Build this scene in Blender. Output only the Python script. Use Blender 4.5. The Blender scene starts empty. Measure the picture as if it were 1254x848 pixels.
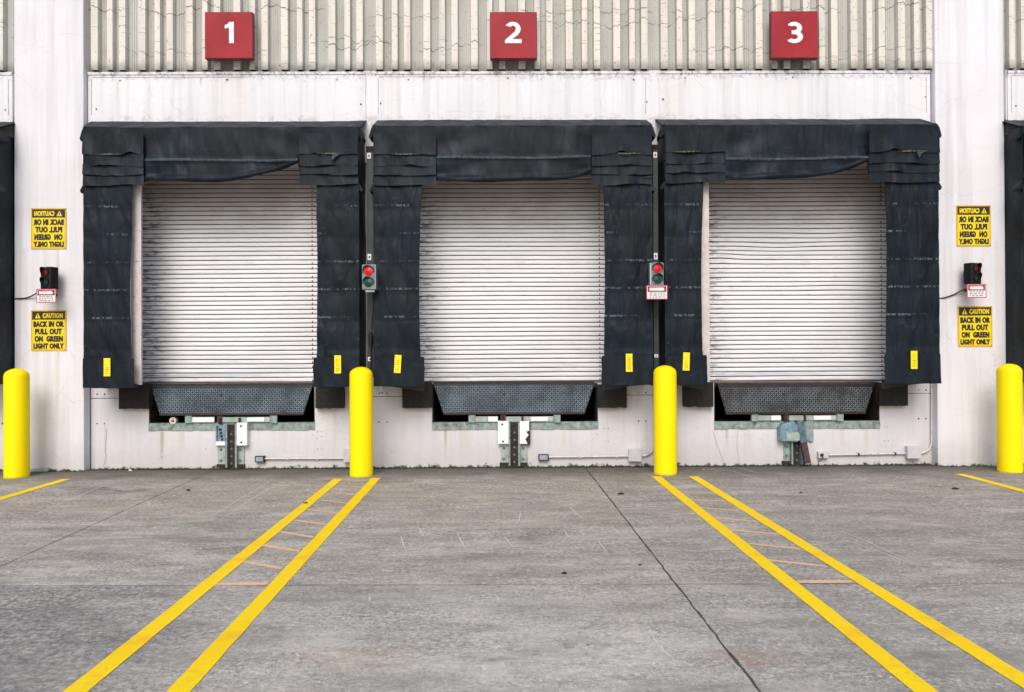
import bpy, bmesh, math, random
from mathutils import Vector, Matrix, Euler, noise as mnoise
R = math.radians
rnd = random.Random(7)
SC = bpy.context.scene
COL = SC.collection

# ------------------------------------------------------------------ camera
W0, H0, F0, D0, CH = 1254.0, 848.0, 1003.0, 12.0, 1.70
cam_d = bpy.data.cameras.new('camera')
cam = bpy.data.objects.new('camera', cam_d)
COL.objects.link(cam)
cam_d.sensor_width = 36.0
cam_d.lens = 36.0 * F0 / W0
cam_d.clip_start = 0.05
cam_d.clip_end = 3000
YAW, ROLL, PITCH = -0.45, -0.27, 0.34
Mrot = (Matrix.Rotation(R(YAW), 3, 'Z') @ Matrix.Rotation(R(90 + PITCH), 3, 'X') @ Matrix.Rotation(R(ROLL), 3, 'Z'))
cam.matrix_world = Matrix.Translation((0.0, -D0, CH)) @ Mrot.to_4x4()
SC.camera = cam
CAMP = Vector((0.0, -D0, CH))

# ------------------------------------------------------------------ world, sun, exposure
SUN_EL, SUN_AZ = 40.0, 187.0          # azimuth measured from +Y clockwise; sun behind and a little left of the camera
w = bpy.data.worlds.new("World"); SC.world = w; w.use_nodes = True
nt = w.node_tree
for n in list(nt.nodes): nt.nodes.remove(n)
sky = nt.nodes.new('ShaderNodeTexSky'); sky.sky_type = 'NISHITA'; sky.sun_disc = False
sky.sun_elevation = R(SUN_EL); sky.sun_rotation = R(SUN_AZ)
sky.air_density = 1.0; sky.dust_density = 3.0; sky.ozone_density = 1.0
bg = nt.nodes.new('ShaderNodeBackground'); bg.inputs[1].default_value = 0.14
wo = nt.nodes.new('ShaderNodeOutputWorld')
nt.links.new(sky.outputs[0], bg.inputs[0]); nt.links.new(bg.outputs[0], wo.inputs[0])
sl = bpy.data.lights.new('sun', 'SUN'); sl.energy = 1.45; sl.angle = R(30); sl.color = (1.0, 0.975, 0.945)
sun = bpy.data.objects.new('sun', sl); COL.objects.link(sun)
_d = Vector((math.sin(R(SUN_AZ)) * math.cos(R(SUN_EL)), math.cos(R(SUN_AZ)) * math.cos(R(SUN_EL)), math.sin(R(SUN_EL))))
sun.rotation_euler = _d.to_track_quat('Z', 'Y').to_euler()
sun.location = (-3, -20, 20)
SC.view_settings.view_transform = 'Standard'
SC.view_settings.look = 'None'
SC.view_settings.gamma = 1.0
SC.view_settings.exposure = 0.17

# ------------------------------------------------------------------ measuring helpers (photo measurement -> metres)
def ray(px, py):
    return Mrot @ Vector(((px - W0 / 2) / F0, -(py - H0 / 2) / F0, -1.0))
def P(px, py, Y=0.0):
    d = ray(px, py); t = (Y + D0) / d.y
    return CAMP + d * t
def PG(px, py, z=0.0):
    d = ray(px, py); t = (z - CH) / d.z
    return CAMP + d * t
def X(px, Y=0.0, py=350): return P(px, py, Y).x
def Z(py, Y=0.0, px=627): return P(px, py, Y).z

# ------------------------------------------------------------------ mesh builder
class MB:
    def __init__(s): s.v = []; s.f = []; s.mi = []; s.sm = []; s.parts = []
    def add(s, vs, fs, mi=0, smooth=False):
        o = len(s.v); vs = [tuple(v) for v in vs]; s.v += vs; s.parts.append((vs, fs, mi, smooth))
        for f in fs:
            s.f.append(tuple(i + o for i in f)); s.mi.append(mi); s.sm.append(smooth)
        return s
    def box(s, x0, x1, y0, y1, z0, z1, mi=0, rot=None, piv=None):
        vs = [Vector((x, y, z)) for z in (z0, z1) for y in (y0, y1) for x in (x0, x1)]
        if rot is not None:
            p = Vector(piv) if piv is not None else Vector(((x0 + x1) / 2, (y0 + y1) / 2, (z0 + z1) / 2))
            m = Euler(rot).to_matrix(); vs = [m @ (v - p) + p for v in vs]
        return s.add(vs, [(0, 2, 3, 1), (4, 5, 7, 6), (0, 1, 5, 4), (2, 6, 7, 3), (0, 4, 6, 2), (1, 3, 7, 5)], mi)
    def prism(s, poly, y0, y1, mi=0):            # poly of (x, z); extruded along Y, front = y0
        n = len(poly)
        a = sum(poly[i][0] * poly[(i + 1) % n][1] - poly[(i + 1) % n][0] * poly[i][1] for i in range(n))
        if a < 0: poly = poly[::-1]
        vs = [(x, y0, z) for x, z in poly] + [(x, y1, z) for x, z in poly]
        fs = [tuple(range(n)), tuple(range(2 * n - 1, n - 1, -1))]
        fs += [(i, i + n, (i + 1) % n + n, (i + 1) % n) for i in range(n)]
        return s.add(vs, fs, mi)
    def cyl(s, c, axis, r, L, n=16, mi=0, r2=None, smooth=True, cap=True):
        axis = Vector(axis).normalized(); q = axis.to_track_quat('Z', 'Y').to_matrix()
        r2 = r if r2 is None else r2
        vs = []
        for k, (h, rr) in enumerate(((0, r), (L, r2))):
            for i in range(n):
                a = 2 * math.pi * i / n
                vs.append(Vector(c) + q @ Vector((rr * math.cos(a), rr * math.sin(a), h)))
        s.add(vs, [(i, (i + 1) % n, (i + 1) % n + n, i + n) for i in range(n)], mi, smooth)
        if cap:
            s.add(vs[:n], [tuple(range(n - 1, -1, -1))], mi); s.add(vs[n:], [tuple(range(n))], mi)
        return s
    def tube(s, pts, r, n=10, mi=0):
        pts = [Vector(p) for p in pts]; rings = []
        up = Vector((0.0, 1.0, 0.0))
        for i, p in enumerate(pts):
            t = (pts[min(i + 1, len(pts) - 1)] - pts[max(i - 1, 0)]).normalized()
            a = t.cross(up); 
            if a.length < 1e-3: a = t.cross(Vector((1, 0, 0)))
            a.normalize(); b = t.cross(a).normalized()
            rings += [p + a * r * math.cos(2 * math.pi * k / n) + b * r * math.sin(2 * math.pi * k / n) for k in range(n)]
        fs = []
        for i in range(len(pts) - 1):
            for k in range(n):
                fs.append((i * n + k, i * n + (k + 1) % n, (i + 1) * n + (k + 1) % n, (i + 1) * n + k))
        s.add(rings, fs, mi, True)
        s.add(rings[:n], [tuple(range(n))], mi); s.add(rings[-n:], [tuple(range(n - 1, -1, -1))], mi)
        return s
    def grid(s, fn, nu, nv, mi=0, smooth=True, flip=False):
        vs = [fn(i / nu, j / nv) for j in range(nv + 1) for i in range(nu + 1)]
        fs = []
        for j in range(nv):
            for i in range(nu):
                a = j * (nu + 1) + i
                f = (a, a + 1, a + nu + 2, a + nu + 1)
                fs.append(f[::-1] if flip else f)
        return s.add(vs, fs, mi, smooth)
    def sheet(s, fn, nu, nv, th=0.012, mi=0):    # cloth with a thickness: front fn(u,v), back th behind
        s.grid(fn, nu, nv, mi)
        s.grid(lambda u, v: Vector(fn(u, v)) + Vector((0, th, 0)), nu, nv, mi, flip=True)
        def edge(g, n):
            a = [Vector(g(i / n)) for i in range(n + 1)]
            b = [p + Vector((0, th, 0)) for p in a]
            s.add(a + b, [(i, i + n + 1, i + n + 2, i + 1) for i in range(n)], mi)
        edge(lambda t: fn(t, 0), nu); edge(lambda t: fn(1 - t, 1), nu)
        edge(lambda t: fn(1, t), nv); edge(lambda t: fn(0, 1 - t), nv)
        return s
    def each(s, name, mats, parent=None, bevel=0.0):
        for vs, fs, mi, sm in s.parts:
            q = MB(); q.add(vs, fs, mi, sm); q.build(name, mats, parent, bevel)
    def build(s, name, mats, parent=None, bevel=0.0, origin=None, seg=2, weld=False):
        me = bpy.data.meshes.new(name)
        o3 = Vector(origin) if origin is not None else Vector((0, 0, 0))
        if parent is not None and origin is None: o3 = parent_loc(parent)
        me.from_pydata([tuple(Vector(v) - o3) for v in s.v], [], s.f)
        if not isinstance(mats, (list, tuple)): mats = [mats]
        for m in mats: me.materials.append(m)
        me.polygons.foreach_set('material_index', s.mi)
        me.polygons.foreach_set('use_smooth', s.sm)
        me.update()
        ob = bpy.data.objects.new(name, me); COL.objects.link(ob)
        if parent is not None:
            ob.parent = parent
            ob.location = o3 - parent_loc(parent)
        else:
            ob.location = o3
        if bevel:
            b = ob.modifiers.new('bevel', 'BEVEL'); b.width = bevel; b.segments = seg
            b.limit_method = 'ANGLE'; b.angle_limit = R(40)
        return ob

def parent_loc(p):
    l = Vector((0, 0, 0))
    while p is not None: l = l + p.location; p = p.parent
    return l
def tag(o, label=None, cat=None, group=None, kind=None):
    if label: o['label'] = label
    if cat: o['category'] = cat
    if group: o['group'] = group
    if kind: o['kind'] = kind
    return o
def thing(name, loc, label, cat, group=None):
    o = bpy.data.objects.new(name, None); COL.objects.link(o)
    o.empty_display_size = 0.2; o.location = loc
    return tag(o, label, cat, group)
def children(o): return [c for c in bpy.data.objects if c.parent == o]
def copy_tree(o, parent=None):
    kids = children(o)
    c = o.copy(); COL.objects.link(c); c.parent = parent
    for k in kids: copy_tree(k, c)
    return c

# ------------------------------------------------------------------ materials
class NT:
    def __init__(s, name, rough=0.6, metal=0.0, spec=0.5):
        s.m = bpy.data.materials.new(name); s.m.use_nodes = True
        s.t = s.m.node_tree; s.b = s.t.nodes['Principled BSDF']
        s.b.inputs['Roughness'].default_value = rough; s.b.inputs['Metallic'].default_value = metal
        s.b.inputs['Specular IOR Level'].default_value = spec
        s.co = s.n('ShaderNodeTexCoord').outputs['Object']
    def n(s, t): return s.t.nodes.new(t)
    def put(s, sock, v):
        if isinstance(v, bpy.types.NodeSocket): s.t.links.new(v, sock)
        elif isinstance(v, (tuple, list)) and len(v) == 3 and sock.type == 'RGBA': sock.default_value = (*v, 1)
        else: sock.default_value = v
    def map(s, scale=(1, 1, 1), loc=(0, 0, 0), rot=(0, 0, 0), src=None):
        m = s.n('ShaderNodeMapping'); s.put(m.inputs[0], src or s.co)
        m.inputs['Scale'].default_value = scale; m.inputs['Location'].default_value = loc; m.inputs['Rotation'].default_value = rot
        return m.outputs[0]
    def noise(s, scale=5, detail=4, rough=0.55, vec=None, dist=0.0):
        n = s.n('ShaderNodeTexNoise'); s.put(n.inputs['Vector'], vec or s.co)
        n.inputs['Scale'].default_value = scale; n.inputs['Detail'].default_value = detail
        n.inputs['Roughness'].default_value = rough; n.inputs['Distortion'].default_value = dist
        return n.outputs['Fac']
    def ramp(s, v, a, b, lo=0.0, hi=1.0, smooth=False):
        n = s.n('ShaderNodeMapRange'); n.clamp = True
        if smooth: n.interpolation_type = 'SMOOTHSTEP'
        s.put(n.inputs['Value'], v)
        for k, q in (('From Min', a), ('From Max', b), ('To Min', lo), ('To Max', hi)): s.put(n.inputs[k], q)
        return n.outputs[0]
    def math(s, op, a, b=0.0, c=None):
        n = s.n('ShaderNodeMath'); n.operation = op; s.put(n.inputs[0], a); s.put(n.inputs[1], b)
        if c is not None: s.put(n.inputs[2], c)
        return n.outputs[0]
    def mul(s, *a):
        r = a[0]
        for q in a[1:]: r = s.math('MULTIPLY', r, q)
        return r
    def mx(s, *a):
        r = a[0]
        for q in a[1:]: r = s.math('MAXIMUM', r, q)
        return r
    def mix(s, f, a, b, mode='MIX'):
        n = s.n('ShaderNodeMix'); n.data_type = 'RGBA'; n.blend_type = mode
        s.put(n.inputs[0], f); s.put(n.inputs[6], a); s.put(n.inputs[7], b)
        return n.outputs[2]
    def xyz(s, v=None):
        n = s.n('ShaderNodeSeparateXYZ'); s.put(n.inputs[0], v or s.co); return n.outputs
    def voro(s, scale, vec=None, feature='DISTANCE_TO_EDGE', rnd=1.0):
        n = s.n('ShaderNodeTexVoronoi'); n.feature = feature; s.put(n.inputs['Vector'], vec or s.co)
        n.inputs['Scale'].default_value = scale; n.inputs['Randomness'].default_value = rnd
        return n.outputs['Distance']
    def warp(s, amt, scale, vec=None, detail=3):
        n = s.n('ShaderNodeTexNoise'); s.put(n.inputs['Vector'], vec or s.co)
        n.inputs['Scale'].default_value = scale; n.inputs['Detail'].default_value = detail
        a = s.n('ShaderNodeVectorMath'); a.operation = 'MULTIPLY_ADD'
        s.put(a.inputs[0], n.outputs['Color']); a.inputs[1].default_value = (amt, amt, amt); s.put(a.inputs[2], vec or s.co)
        return a.outputs[0]
    def color(s, v): s.put(s.b.inputs['Base Color'], v); return s
    def rough(s, v): s.put(s.b.inputs['Roughness'], v); return s
    def bump(s, h, strength=0.3, dist=0.01):
        n = s.n('ShaderNodeBump'); n.inputs['Strength'].default_value = strength; n.inputs['Distance'].default_value = dist
        s.put(n.inputs['Height'], h); s.put(s.b.inputs['Normal'], n.outputs[0]); return s

def simple(name, col, rough=0.6, metal=0.0, var=0.15, scale=8, spec=0.5, bump=0.0, dirt=None, dth=0.62, dscale=14):
    k = NT(name, rough, metal, spec)
    a = k.noise(scale, 4)
    c = k.mix(k.ramp(a, 0.3, 0.7), tuple(x * (1 - var) for x in col), tuple(min(1, x * (1 + var)) for x in col))
    if dirt:
        c = k.mix(k.ramp(k.noise(dscale, 6, 0.7), dth, dth + 0.08), c, dirt)
    k.color(c)
    if bump: k.bump(k.noise(scale * 4, 4), bump, 0.01)
    return k.m

# --- painted concrete of the dock front
def wall_mat(name, col, lower):
    k = NT(name, 0.7, 0, 0.3)
    x, y, z = k.xyz()
    big = k.noise(0.8, 4)
    c = k.mix(k.ramp(big, 0.3, 0.7), tuple(q * 0.93 for q in col), tuple(min(0.95, q * 1.04) for q in col))
    st = k.noise(1.0, 5, 0.6, k.map((9, 9, 0.35)))
    c = k.mix(k.ramp(st, 0.47, 0.72, 0, 0.5), c, (0.52, 0.51, 0.53))
    wet = k.noise(1.0, 3, 0.5, k.map((2.2, 2.2, 0.12), (3, 0, 1)))
    c = k.mix(k.ramp(wet, 0.55, 0.72, 0, 0.18), c, (0.66, 0.58, 0.44))
    # hairline cracks
    wv = k.warp(0.35, 2.2, None, 4)
    cr = k.voro(1.0, k.map((1.5, 1.5, 2.6), src=wv))
    gate = k.ramp(k.noise(0.9, 3), 0.42, 0.58)
    cm = k.mul(k.ramp(cr, 0.0, 0.012, 1, 0), gate)
    c = k.mix(k.mul(cm, 0.26), c, (0.33, 0.31, 0.31))
    # chips and specks
    sp = k.ramp(k.noise(26, 3, 0.6), 0.73, 0.76)
    c = k.mix(k.mul(sp, 0.5), c, (0.2, 0.17, 0.14))
    if lower:
        pass
    # grime along the foot
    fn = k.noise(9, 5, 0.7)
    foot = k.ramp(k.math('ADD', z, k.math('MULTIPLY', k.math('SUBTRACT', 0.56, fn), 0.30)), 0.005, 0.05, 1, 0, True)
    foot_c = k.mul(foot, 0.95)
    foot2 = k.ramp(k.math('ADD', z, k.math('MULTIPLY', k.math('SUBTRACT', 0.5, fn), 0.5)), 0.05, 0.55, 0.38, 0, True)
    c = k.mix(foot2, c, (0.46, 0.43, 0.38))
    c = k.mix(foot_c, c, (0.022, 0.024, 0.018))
    return k, c, (x, y, z)
def streaks(k, c, xyz, lst):
    x, y, z = xyz
    nz = k.noise(1.0, 4, 0.6, k.map((40, 40, 2.5)))
    for (px, pyt, pyb, wd, amt, colr) in lst:
        x0, zt, zb = X(px), Z(pyt), Z(pyb)
        m = k.ramp(k.math('ABSOLUTE', k.math('SUBTRACT', x, x0)), wd * 0.2, wd, 1, 0, True)
        m2 = k.ramp(z, zb, zt, 0, 1, True); m3 = k.ramp(z, zt, zt + 0.02, 1, 0)
        c = k.mix(k.mul(m, m2, m3, k.ramp(nz, 0.35, 0.6, 0.3, 1.0), amt), c, colr)
    return c
RUST, TAN, GREY, BLK = (0.30, 0.17, 0.06), (0.55, 0.42, 0.22), (0.3, 0.3, 0.31), (0.04, 0.04, 0.045)
k, c, q = wall_mat('painted_dock_wall', (0.66, 0.655, 0.69), True)
c = streaks(k, c, q, [(198, 527, 570, .035, .75, RUST), (198, 527, 560, .10, .35, TAN), (223, 527, 565, .06, .45, TAN), (345, 528, 560, .10, .35, TAN),
    (545, 527, 572, .035, .55, RUST), (567, 528, 572, .10, .45, TAN), (690, 528, 560, .05, .35, TAN), (763, 500, 572, .025, .4, TAN),
    (889, 526, 560, .03, .6, RUST), (914, 526, 570, .08, .4, TAN), (1030, 526, 560, .05, .5, TAN), (1060, 526, 560, .035, .5, TAN), (410, 500, 555, .02, .4, TAN),
    (165, 501, 530, .20, .35, (0.45, 0.36, 0.26)), (402, 501, 520, .2, .35, (0.4, 0.3, 0.22)), (510, 500, 520, .2, .3, (0.45, 0.33, 0.22)), (749, 500, 520, .2, .3, (0.45, 0.33, 0.22)),
    (855, 498, 520, .2, .3, (0.45, 0.33, 0.22)), (1093, 498, 520, .2, .35, (0.45, 0.33, 0.22)), (128, 519, 560, .02, .25, RUST), (791, 516, 560, .02, .25, TAN)])
k.color(c); k.bump(k.noise(30, 6, 0.6), 0.25, 0.006); M_WALL = k.m
k, c, q = wall_mat('painted_pilaster', (0.75, 0.745, 0.79), True)
c = streaks(k, c, q, [(40, 305, 570, .05, .22, TAN), (79, 305, 570, .03, .30, RUST), (79, 430, 572, .05, .30, TAN), (1175, 300, 570, .06, .2, TAN), (1212, 300, 575, .05, .25, TAN), (62, 0, 250, .01, .15, GREY)])
k.color(c); k.bump(k.noise(30, 6, 0.6), 0.2, 0.006); M_PIL = k.m
k, c, q = wall_mat('painted_lintel', (0.76, 0.76, 0.795), False)
xx, yy, zz = q
tn = k.noise(5, 6, 0.7, k.map((1, 1, 3)))
top = k.ramp(k.math('ADD', zz, k.math('MULTIPLY', tn, 0.30)), Z(104) + 0.15, Z(88) + 0.14, 0, 1, True)
c = k.mix(k.mul(top, k.ramp(k.noise(14, 6, 0.75), 0.48, 0.6), 0.8), c, (0.16, 0.15, 0.14))
bot = k.ramp(zz, Z(147), Z(139), 1, 0, True)
c = k.mix(k.mul(bot, k.ramp(k.noise(7, 5, 0.7), 0.5, 0.66), 0.45), c, (0.3, 0.27, 0.22))
c = streaks(k, c, q, [(147, 100, 145, .02, .5, TAN), (249, 97, 110, .03, .6, RUST), (279, 99, 140, .015, .25, TAN), (413, 99, 125, .015, .3, TAN), (839, 97, 120, .03, .35, (0.6, 0.35, 0.22)), (620, 97, 125, .02, .2, TAN),
     (200, 88, 100, .9, .18, GREY), (521, 92, 104, .03, .7, BLK), (528, 92, 103, .012, .7, BLK), (120, 92, 100, .5, .2, GREY), (1110, 88, 98, .5, .5, GREY), (100, 105, 115, .02, .5, BLK)])
k.color(c); k.bump(k.noise(30, 6, 0.6), 0.15, 0.006); M_LINT = k.m

# --- fluted cladding
k = NT('fluted_cladding', 0.75, 0, 0.25)
x, y, z = k.xyz()
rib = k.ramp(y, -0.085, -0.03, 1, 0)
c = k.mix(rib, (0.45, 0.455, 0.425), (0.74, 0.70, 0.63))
c = k.mix(k.ramp(k.noise(1.0, 5, 0.6, k.map((7, 7, 0.8))), 0.45, 0.75, 0, 0.55), c, (0.40, 0.39, 0.34))
c = k.mix(k.ramp(k.noise(1.2, 3), 0.42, 0.65, 0, 0.30), c, (0.66, 0.67, 0.66))
spk = k.ramp(k.noise(1.0, 3, 0.6, k.map((34, 20, 22))), 0.66, 0.70)
c = k.mix(k.mul(spk, 0.75), c, (0.12, 0.10, 0.09))
c = k.mix(k.mul(rib, k.ramp(k.noise(1.0, 3, 0.6, k.map((4, 2, 46), (3, 0, 5))), 0.64, 0.68), 0.7), c, (0.20, 0.16, 0.13))
for n_, (pz, amp, fr, x0, x1, amt) in enumerate(((10, .28, 1.1, 100, 400, .9), (15, .25, 1.4, 620, 900, .7), (12, .26, 1.2, 900, 1150, .9), (56, .22, 1.5, 400, 640, .9), (28, .2, 1.7, 640, 860, .8), (63, .2, 1.6, 100, 330, .6),
        (62, .18, 1.3, 840, 1150, .7), (48, .2, 2.2, 380, 480, .7), (20, .12, 2.0, 440, 560, .6), (30, .15, 2.0, -40, 20, .7), (26, .15, 2.0, 1230, 1290, .7), (72, .12, 1.9, 960, 1100, .5))):
    nz = k.noise(1.0, 6, 0.62, k.map((fr, 0.3, 0.0), (n_ * 3.7, n_, 0)))
    f = k.math('SUBTRACT', z, k.math('MULTIPLY_ADD', nz, amp * 3.2, Z(pz, -0.07) - amp * 1.6))
    th = k.ramp(k.noise(7, 2), 0.35, 0.65, 0.003, 0.009)
    m = k.math('LESS_THAN', k.math('ABSOLUTE', f), th)
    gx = k.mul(k.math('GREATER_THAN', x, X(x0)), k.math('LESS_THAN', x, X(x1)), k.ramp(k.noise(1.6, 2, 0.5, k.map((1, 1, 1), (n_, 5, n_))), 0.40, 0.46))
    c = k.mix(k.mul(m, gx, amt), c, (0.11, 0.10, 0.095))
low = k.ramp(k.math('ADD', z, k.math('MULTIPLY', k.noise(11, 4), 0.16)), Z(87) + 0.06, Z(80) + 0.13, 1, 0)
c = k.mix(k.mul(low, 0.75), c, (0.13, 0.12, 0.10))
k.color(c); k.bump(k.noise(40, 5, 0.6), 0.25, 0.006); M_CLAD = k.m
M_DARK = simple('dark_gap', (0.02, 0.019, 0.018), 0.9, var=0.3)
M_GRIME = simple('groove_grime', (0.055, 0.05, 0.052), 0.85, var=0.5, scale=6)

# --- shutter paint
def shutter(name, top_shade):
    k = NT(name, 0.45, 0.0, 0.4)
    x, y, z = k.xyz()
    c = k.mix(k.ramp(k.noise(2.0, 4, 0.6, k.map((0.7, 1, 5))), 0.35, 0.7), (0.75, 0.755, 0.79), (0.85, 0.857, 0.885))
    # worn grime towards the guide edge and in short smudges along slats
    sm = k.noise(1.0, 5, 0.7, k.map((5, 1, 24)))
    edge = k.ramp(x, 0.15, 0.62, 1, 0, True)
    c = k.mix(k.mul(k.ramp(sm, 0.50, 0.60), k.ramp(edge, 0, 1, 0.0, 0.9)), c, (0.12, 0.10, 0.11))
    sm2 = k.noise(1.0, 5, 0.7, k.map((3, 1, 30), (4, 0, 2)))
    c = k.mix(k.mul(k.ramp(sm2, 0.58, 0.74), 0.55), c, (0.30, 0.29, 0.31))
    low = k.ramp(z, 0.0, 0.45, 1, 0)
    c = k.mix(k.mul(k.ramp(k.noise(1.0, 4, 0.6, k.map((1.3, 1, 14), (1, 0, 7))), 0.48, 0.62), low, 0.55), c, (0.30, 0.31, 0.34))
    wv = k.warp(0.3, 1.6)
    c = k.mix(k.mul(k.ramp(k.noise(0.8, 3, 0.5, wv), 0.5, 0.62), 0.16), c, (0.45, 0.45, 0.50))
    if top_shade:
        m = k.ramp(k.math('ADD', z, k.noise(2, 3)), 2.7, 3.5, 0, 1, True)  # shade under the head curtain, painted brown into the upper slats
        c = k.mix(k.mul(m, 0.6), c, (0.36, 0.27, 0.23))
    k.color(c); k.bump(k.noise(30, 4), 0.08, 0.004)
    return k.m
M_SHUT = shutter('white_slat_paint', True)
M_SLOT = simple('slat_joint_grime', (0.018, 0.016, 0.018), 0.8, var=0.6, scale=5)
M_JAMB = simple('jamb_paint', (0.62, 0.55, 0.54), 0.6, var=0.12, dirt=(0.2, 0.13, 0.1), dth=0.60, dscale=22)
M_BAR = simple('bottom_bar_steel', (0.20, 0.16, 0.14), 0.6, 0.3, 0.3, 10)

# --- shelter fabric
def fabric(name, stitched):
    k = NT(name, 0.5, 0, 0.22)
    x, y, z = k.xyz()
    n1 = k.noise(1.3, 5, 0.6)
    c = k.mix(k.ramp(n1, 0.35, 0.7), (0.0010, 0.0038, 0.0075), (0.0034, 0.0105, 0.0190))
    n2 = k.noise(1.0, 4, 0.5, k.map((5, 4, 1.6)))
    c = k.mix(k.ramp(n2, 0.5, 0.74, 0, 0.4), c, (0.0080, 0.022, 0.037))
    n5 = k.noise(1.0, 5, 0.6, k.map((12, 4, 0.7), (2, 5, 1)))
    c = k.mix(k.ramp(n5, 0.52, 0.72, 0, 0.3), c, (0.010, 0.009, 0.010))
    n3 = k.noise(3.0, 6, 0.75, k.map((1, 1, 2.5), (4, 1, 2)))
    c = k.mix(k.ramp(n3, 0.57, 0.76, 0, 0.6), c, (0.030, 0.050, 0.062))
    fl = k.ramp(k.noise(55, 3, 0.6), 0.70, 0.74, 0, 0.45)
    c = k.mix(k.mul(fl, k.ramp(n3, 0.45, 0.6)), c, (0.34, 0.34, 0.34))
    if stitched:
        zz = k.math('FRACT', k.math('MULTIPLY', k.math('ADD', z, 20.13), 1 / 0.387))
        band = k.ramp(k.math('ABSOLUTE', k.math('SUBTRACT', zz, 0.5)), 0.024, 0.045, 1, 0)
        fade = k.ramp(k.noise(1.0, 2, 0.5, k.map((2.3, 1, 2.6), (7, 0, 3))), 0.47, 0.60)
        dash = k.ramp(k.noise(1.0, 2, 0.6, k.map((46, 1, 18), rot=(0, R(25), 0))), 0.46, 0.56)
        c = k.mix(k.mul(band, fade, dash, 0.8), c, (0.13, 0.17, 0.19))
        c = k.mix(k.mul(k.ramp(k.math('ABSOLUTE', k.math('SUBTRACT', zz, 0.56)), 0.0, 0.012, 1, 0), 0.6), c, (0.008, 0.01, 0.013))
    k.color(c)
    k.rough(k.ramp(n2, 0.3, 0.7, 0.66, 0.48))
    h = k.noise(3.4 if stitched else 2.6, 2, 0.4, k.map((2.2, 1, 0.6), rot=(0, R(24), 0)), 0.4)
    k.bump(h, 0.5 if stitched else 0.32, 0.08)
    return k.m
M_FAB = fabric('shelter_fabric', False)
M_FABS = fabric('stitched_shelter_fabric', True)
M_SEAM = simple('worn_seam_fabric', (0.030, 0.046, 0.058), 0.65, var=0.8, scale=22, bump=0.8, dirt=(0.1,0.13,0.15), dth=0.6, dscale=40)
M_FOAM = simple('torn_foam', (0.10, 0.085, 0.06), 0.9, var=0.5, scale=60)
M_RUB = simple('bumper_rubber', (0.010, 0.0085, 0.008), 0.75, var=0.4, scale=18, bump=0.6, dirt=(0.03, 0.022, 0.02), dth=0.6)
M_FLAP = simple('grey_rubber_flap', (0.018, 0.024, 0.030), 0.6, var=0.3)

# --- metals and paints
M_GALV = simple('pale_green_steel', (0.36, 0.43, 0.40), 0.5, 0.25, 0.25, 12, dirt=(0.15, 0.08, 0.04), dth=0.58, dscale=20)
M_GREEN = simple('weathered_green_steel', (0.24, 0.31, 0.30), 0.6, 0.1, 0.35, 14, dirt=(0.15, 0.10, 0.06), dth=0.57, dscale=12)
M_WPL = simple('white_plate', (0.80, 0.84, 0.84), 0.4, 0.0, 0.06, 12, dirt=(0.28, 0.26, 0.24), dth=0.63, dscale=26)
M_BLUE = simple('pale_blue_cover', (0.18, 0.29, 0.36), 0.45, 0.2, 0.3, 16, dirt=(0.05, 0.04, 0.04), dth=0.58, dscale=22)
M_DBLUE = simple('bare_bluish_steel', (0.12, 0.19, 0.25), 0.4, 0.5, 0.3, 16, dirt=(0.14, 0.05, 0.035), dth=0.55, dscale=14)
M_RUST = simple('rusty_dark_steel', (0.038, 0.026, 0.023), 0.85, 0.1, 0.5, 22, bump=0.3)
M_RUSTR = simple('red_rust_steel', (0.085, 0.048, 0.046), 0.8, 0.1, 0.4, 22)
M_BOLT = simple('bolt_steel', (0.16, 0.2, 0.19), 0.5, 0.4, 0.3, 40)
M_POST = simple('grey_green_post', (0.030, 0.040, 0.042), 0.5, 0.2, 0.2, 6)
M_COND = simple('painted_conduit', (0.60, 0.59, 0.61), 0.5, 0.1, 0.12, 12, dirt=(0.15, 0.09, 0.06), dth=0.60, dscale=18)
M_JBOX = simple('painted_junction_box', (0.54, 0.53, 0.56), 0.55, 0.0, 0.08, 12, dirt=(0.2, 0.15, 0.12), dth=0.65, dscale=24)
M_SBOX = simple('galvanised_box', (0.36, 0.42, 0.48), 0.35, 0.4, 0.2, 24, dirt=(0.04, 0.04, 0.04), dth=0.62, dscale=26)
M_BLACK = simple('black_plastic', (0.006, 0.006, 0.007), 0.55, 0, 0.3, 10)
M_CABLE = simple('black_cable', (0.012, 0.014, 0.016), 0.4)
M_HOUS = simple('grey_signal_housing', (0.17, 0.21, 0.24), 0.4, 0.2, 0.25, 18, dirt=(0.03, 0.03, 0.03), dth=0.62, dscale=30)
M_HOUSL = simple('lit_housing_side', (0.42, 0.5, 0.53), 0.35, 0.4, 0.15)  # paler copy of the housing colour, for its lit side
k = NT('tread_plate', 0.55, 0.35)
c = k.mix(k.ramp(k.noise(3, 4), 0.35, 0.7), (0.012, 0.017, 0.022), (0.035, 0.048, 0.06))
c = k.mix(k.ramp(k.noise(5, 5, 0.7), 0.55, 0.7, 0, 0.7), c, (0.06, 0.035, 0.03)); k.color(c); M_TREAD = k.m
k = NT('tread_lugs', 0.5, 0.1)
c = k.mix(k.ramp(k.noise(3.2, 6, 0.7), 0.34, 0.62), (0.14, 0.21, 0.27), (0.50, 0.66, 0.76)); k.color(c); M_LUG = k.m
k = NT('dark_tread_plate', 0.6, 0.3)
c = k.mix(k.ramp(k.noise(3, 4), 0.35, 0.7), (0.010, 0.009, 0.010), (0.022, 0.022, 0.026)); k.color(c); M_TREAD2 = k.m
k = NT('dark_tread_lugs', 0.5, 0.1)
x, y, z = k.xyz()
g = k.mx(k.ramp(x, X(1030), X(1060), 0, 1), k.ramp(x, X(920), X(895), 0, 0.7))
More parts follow.
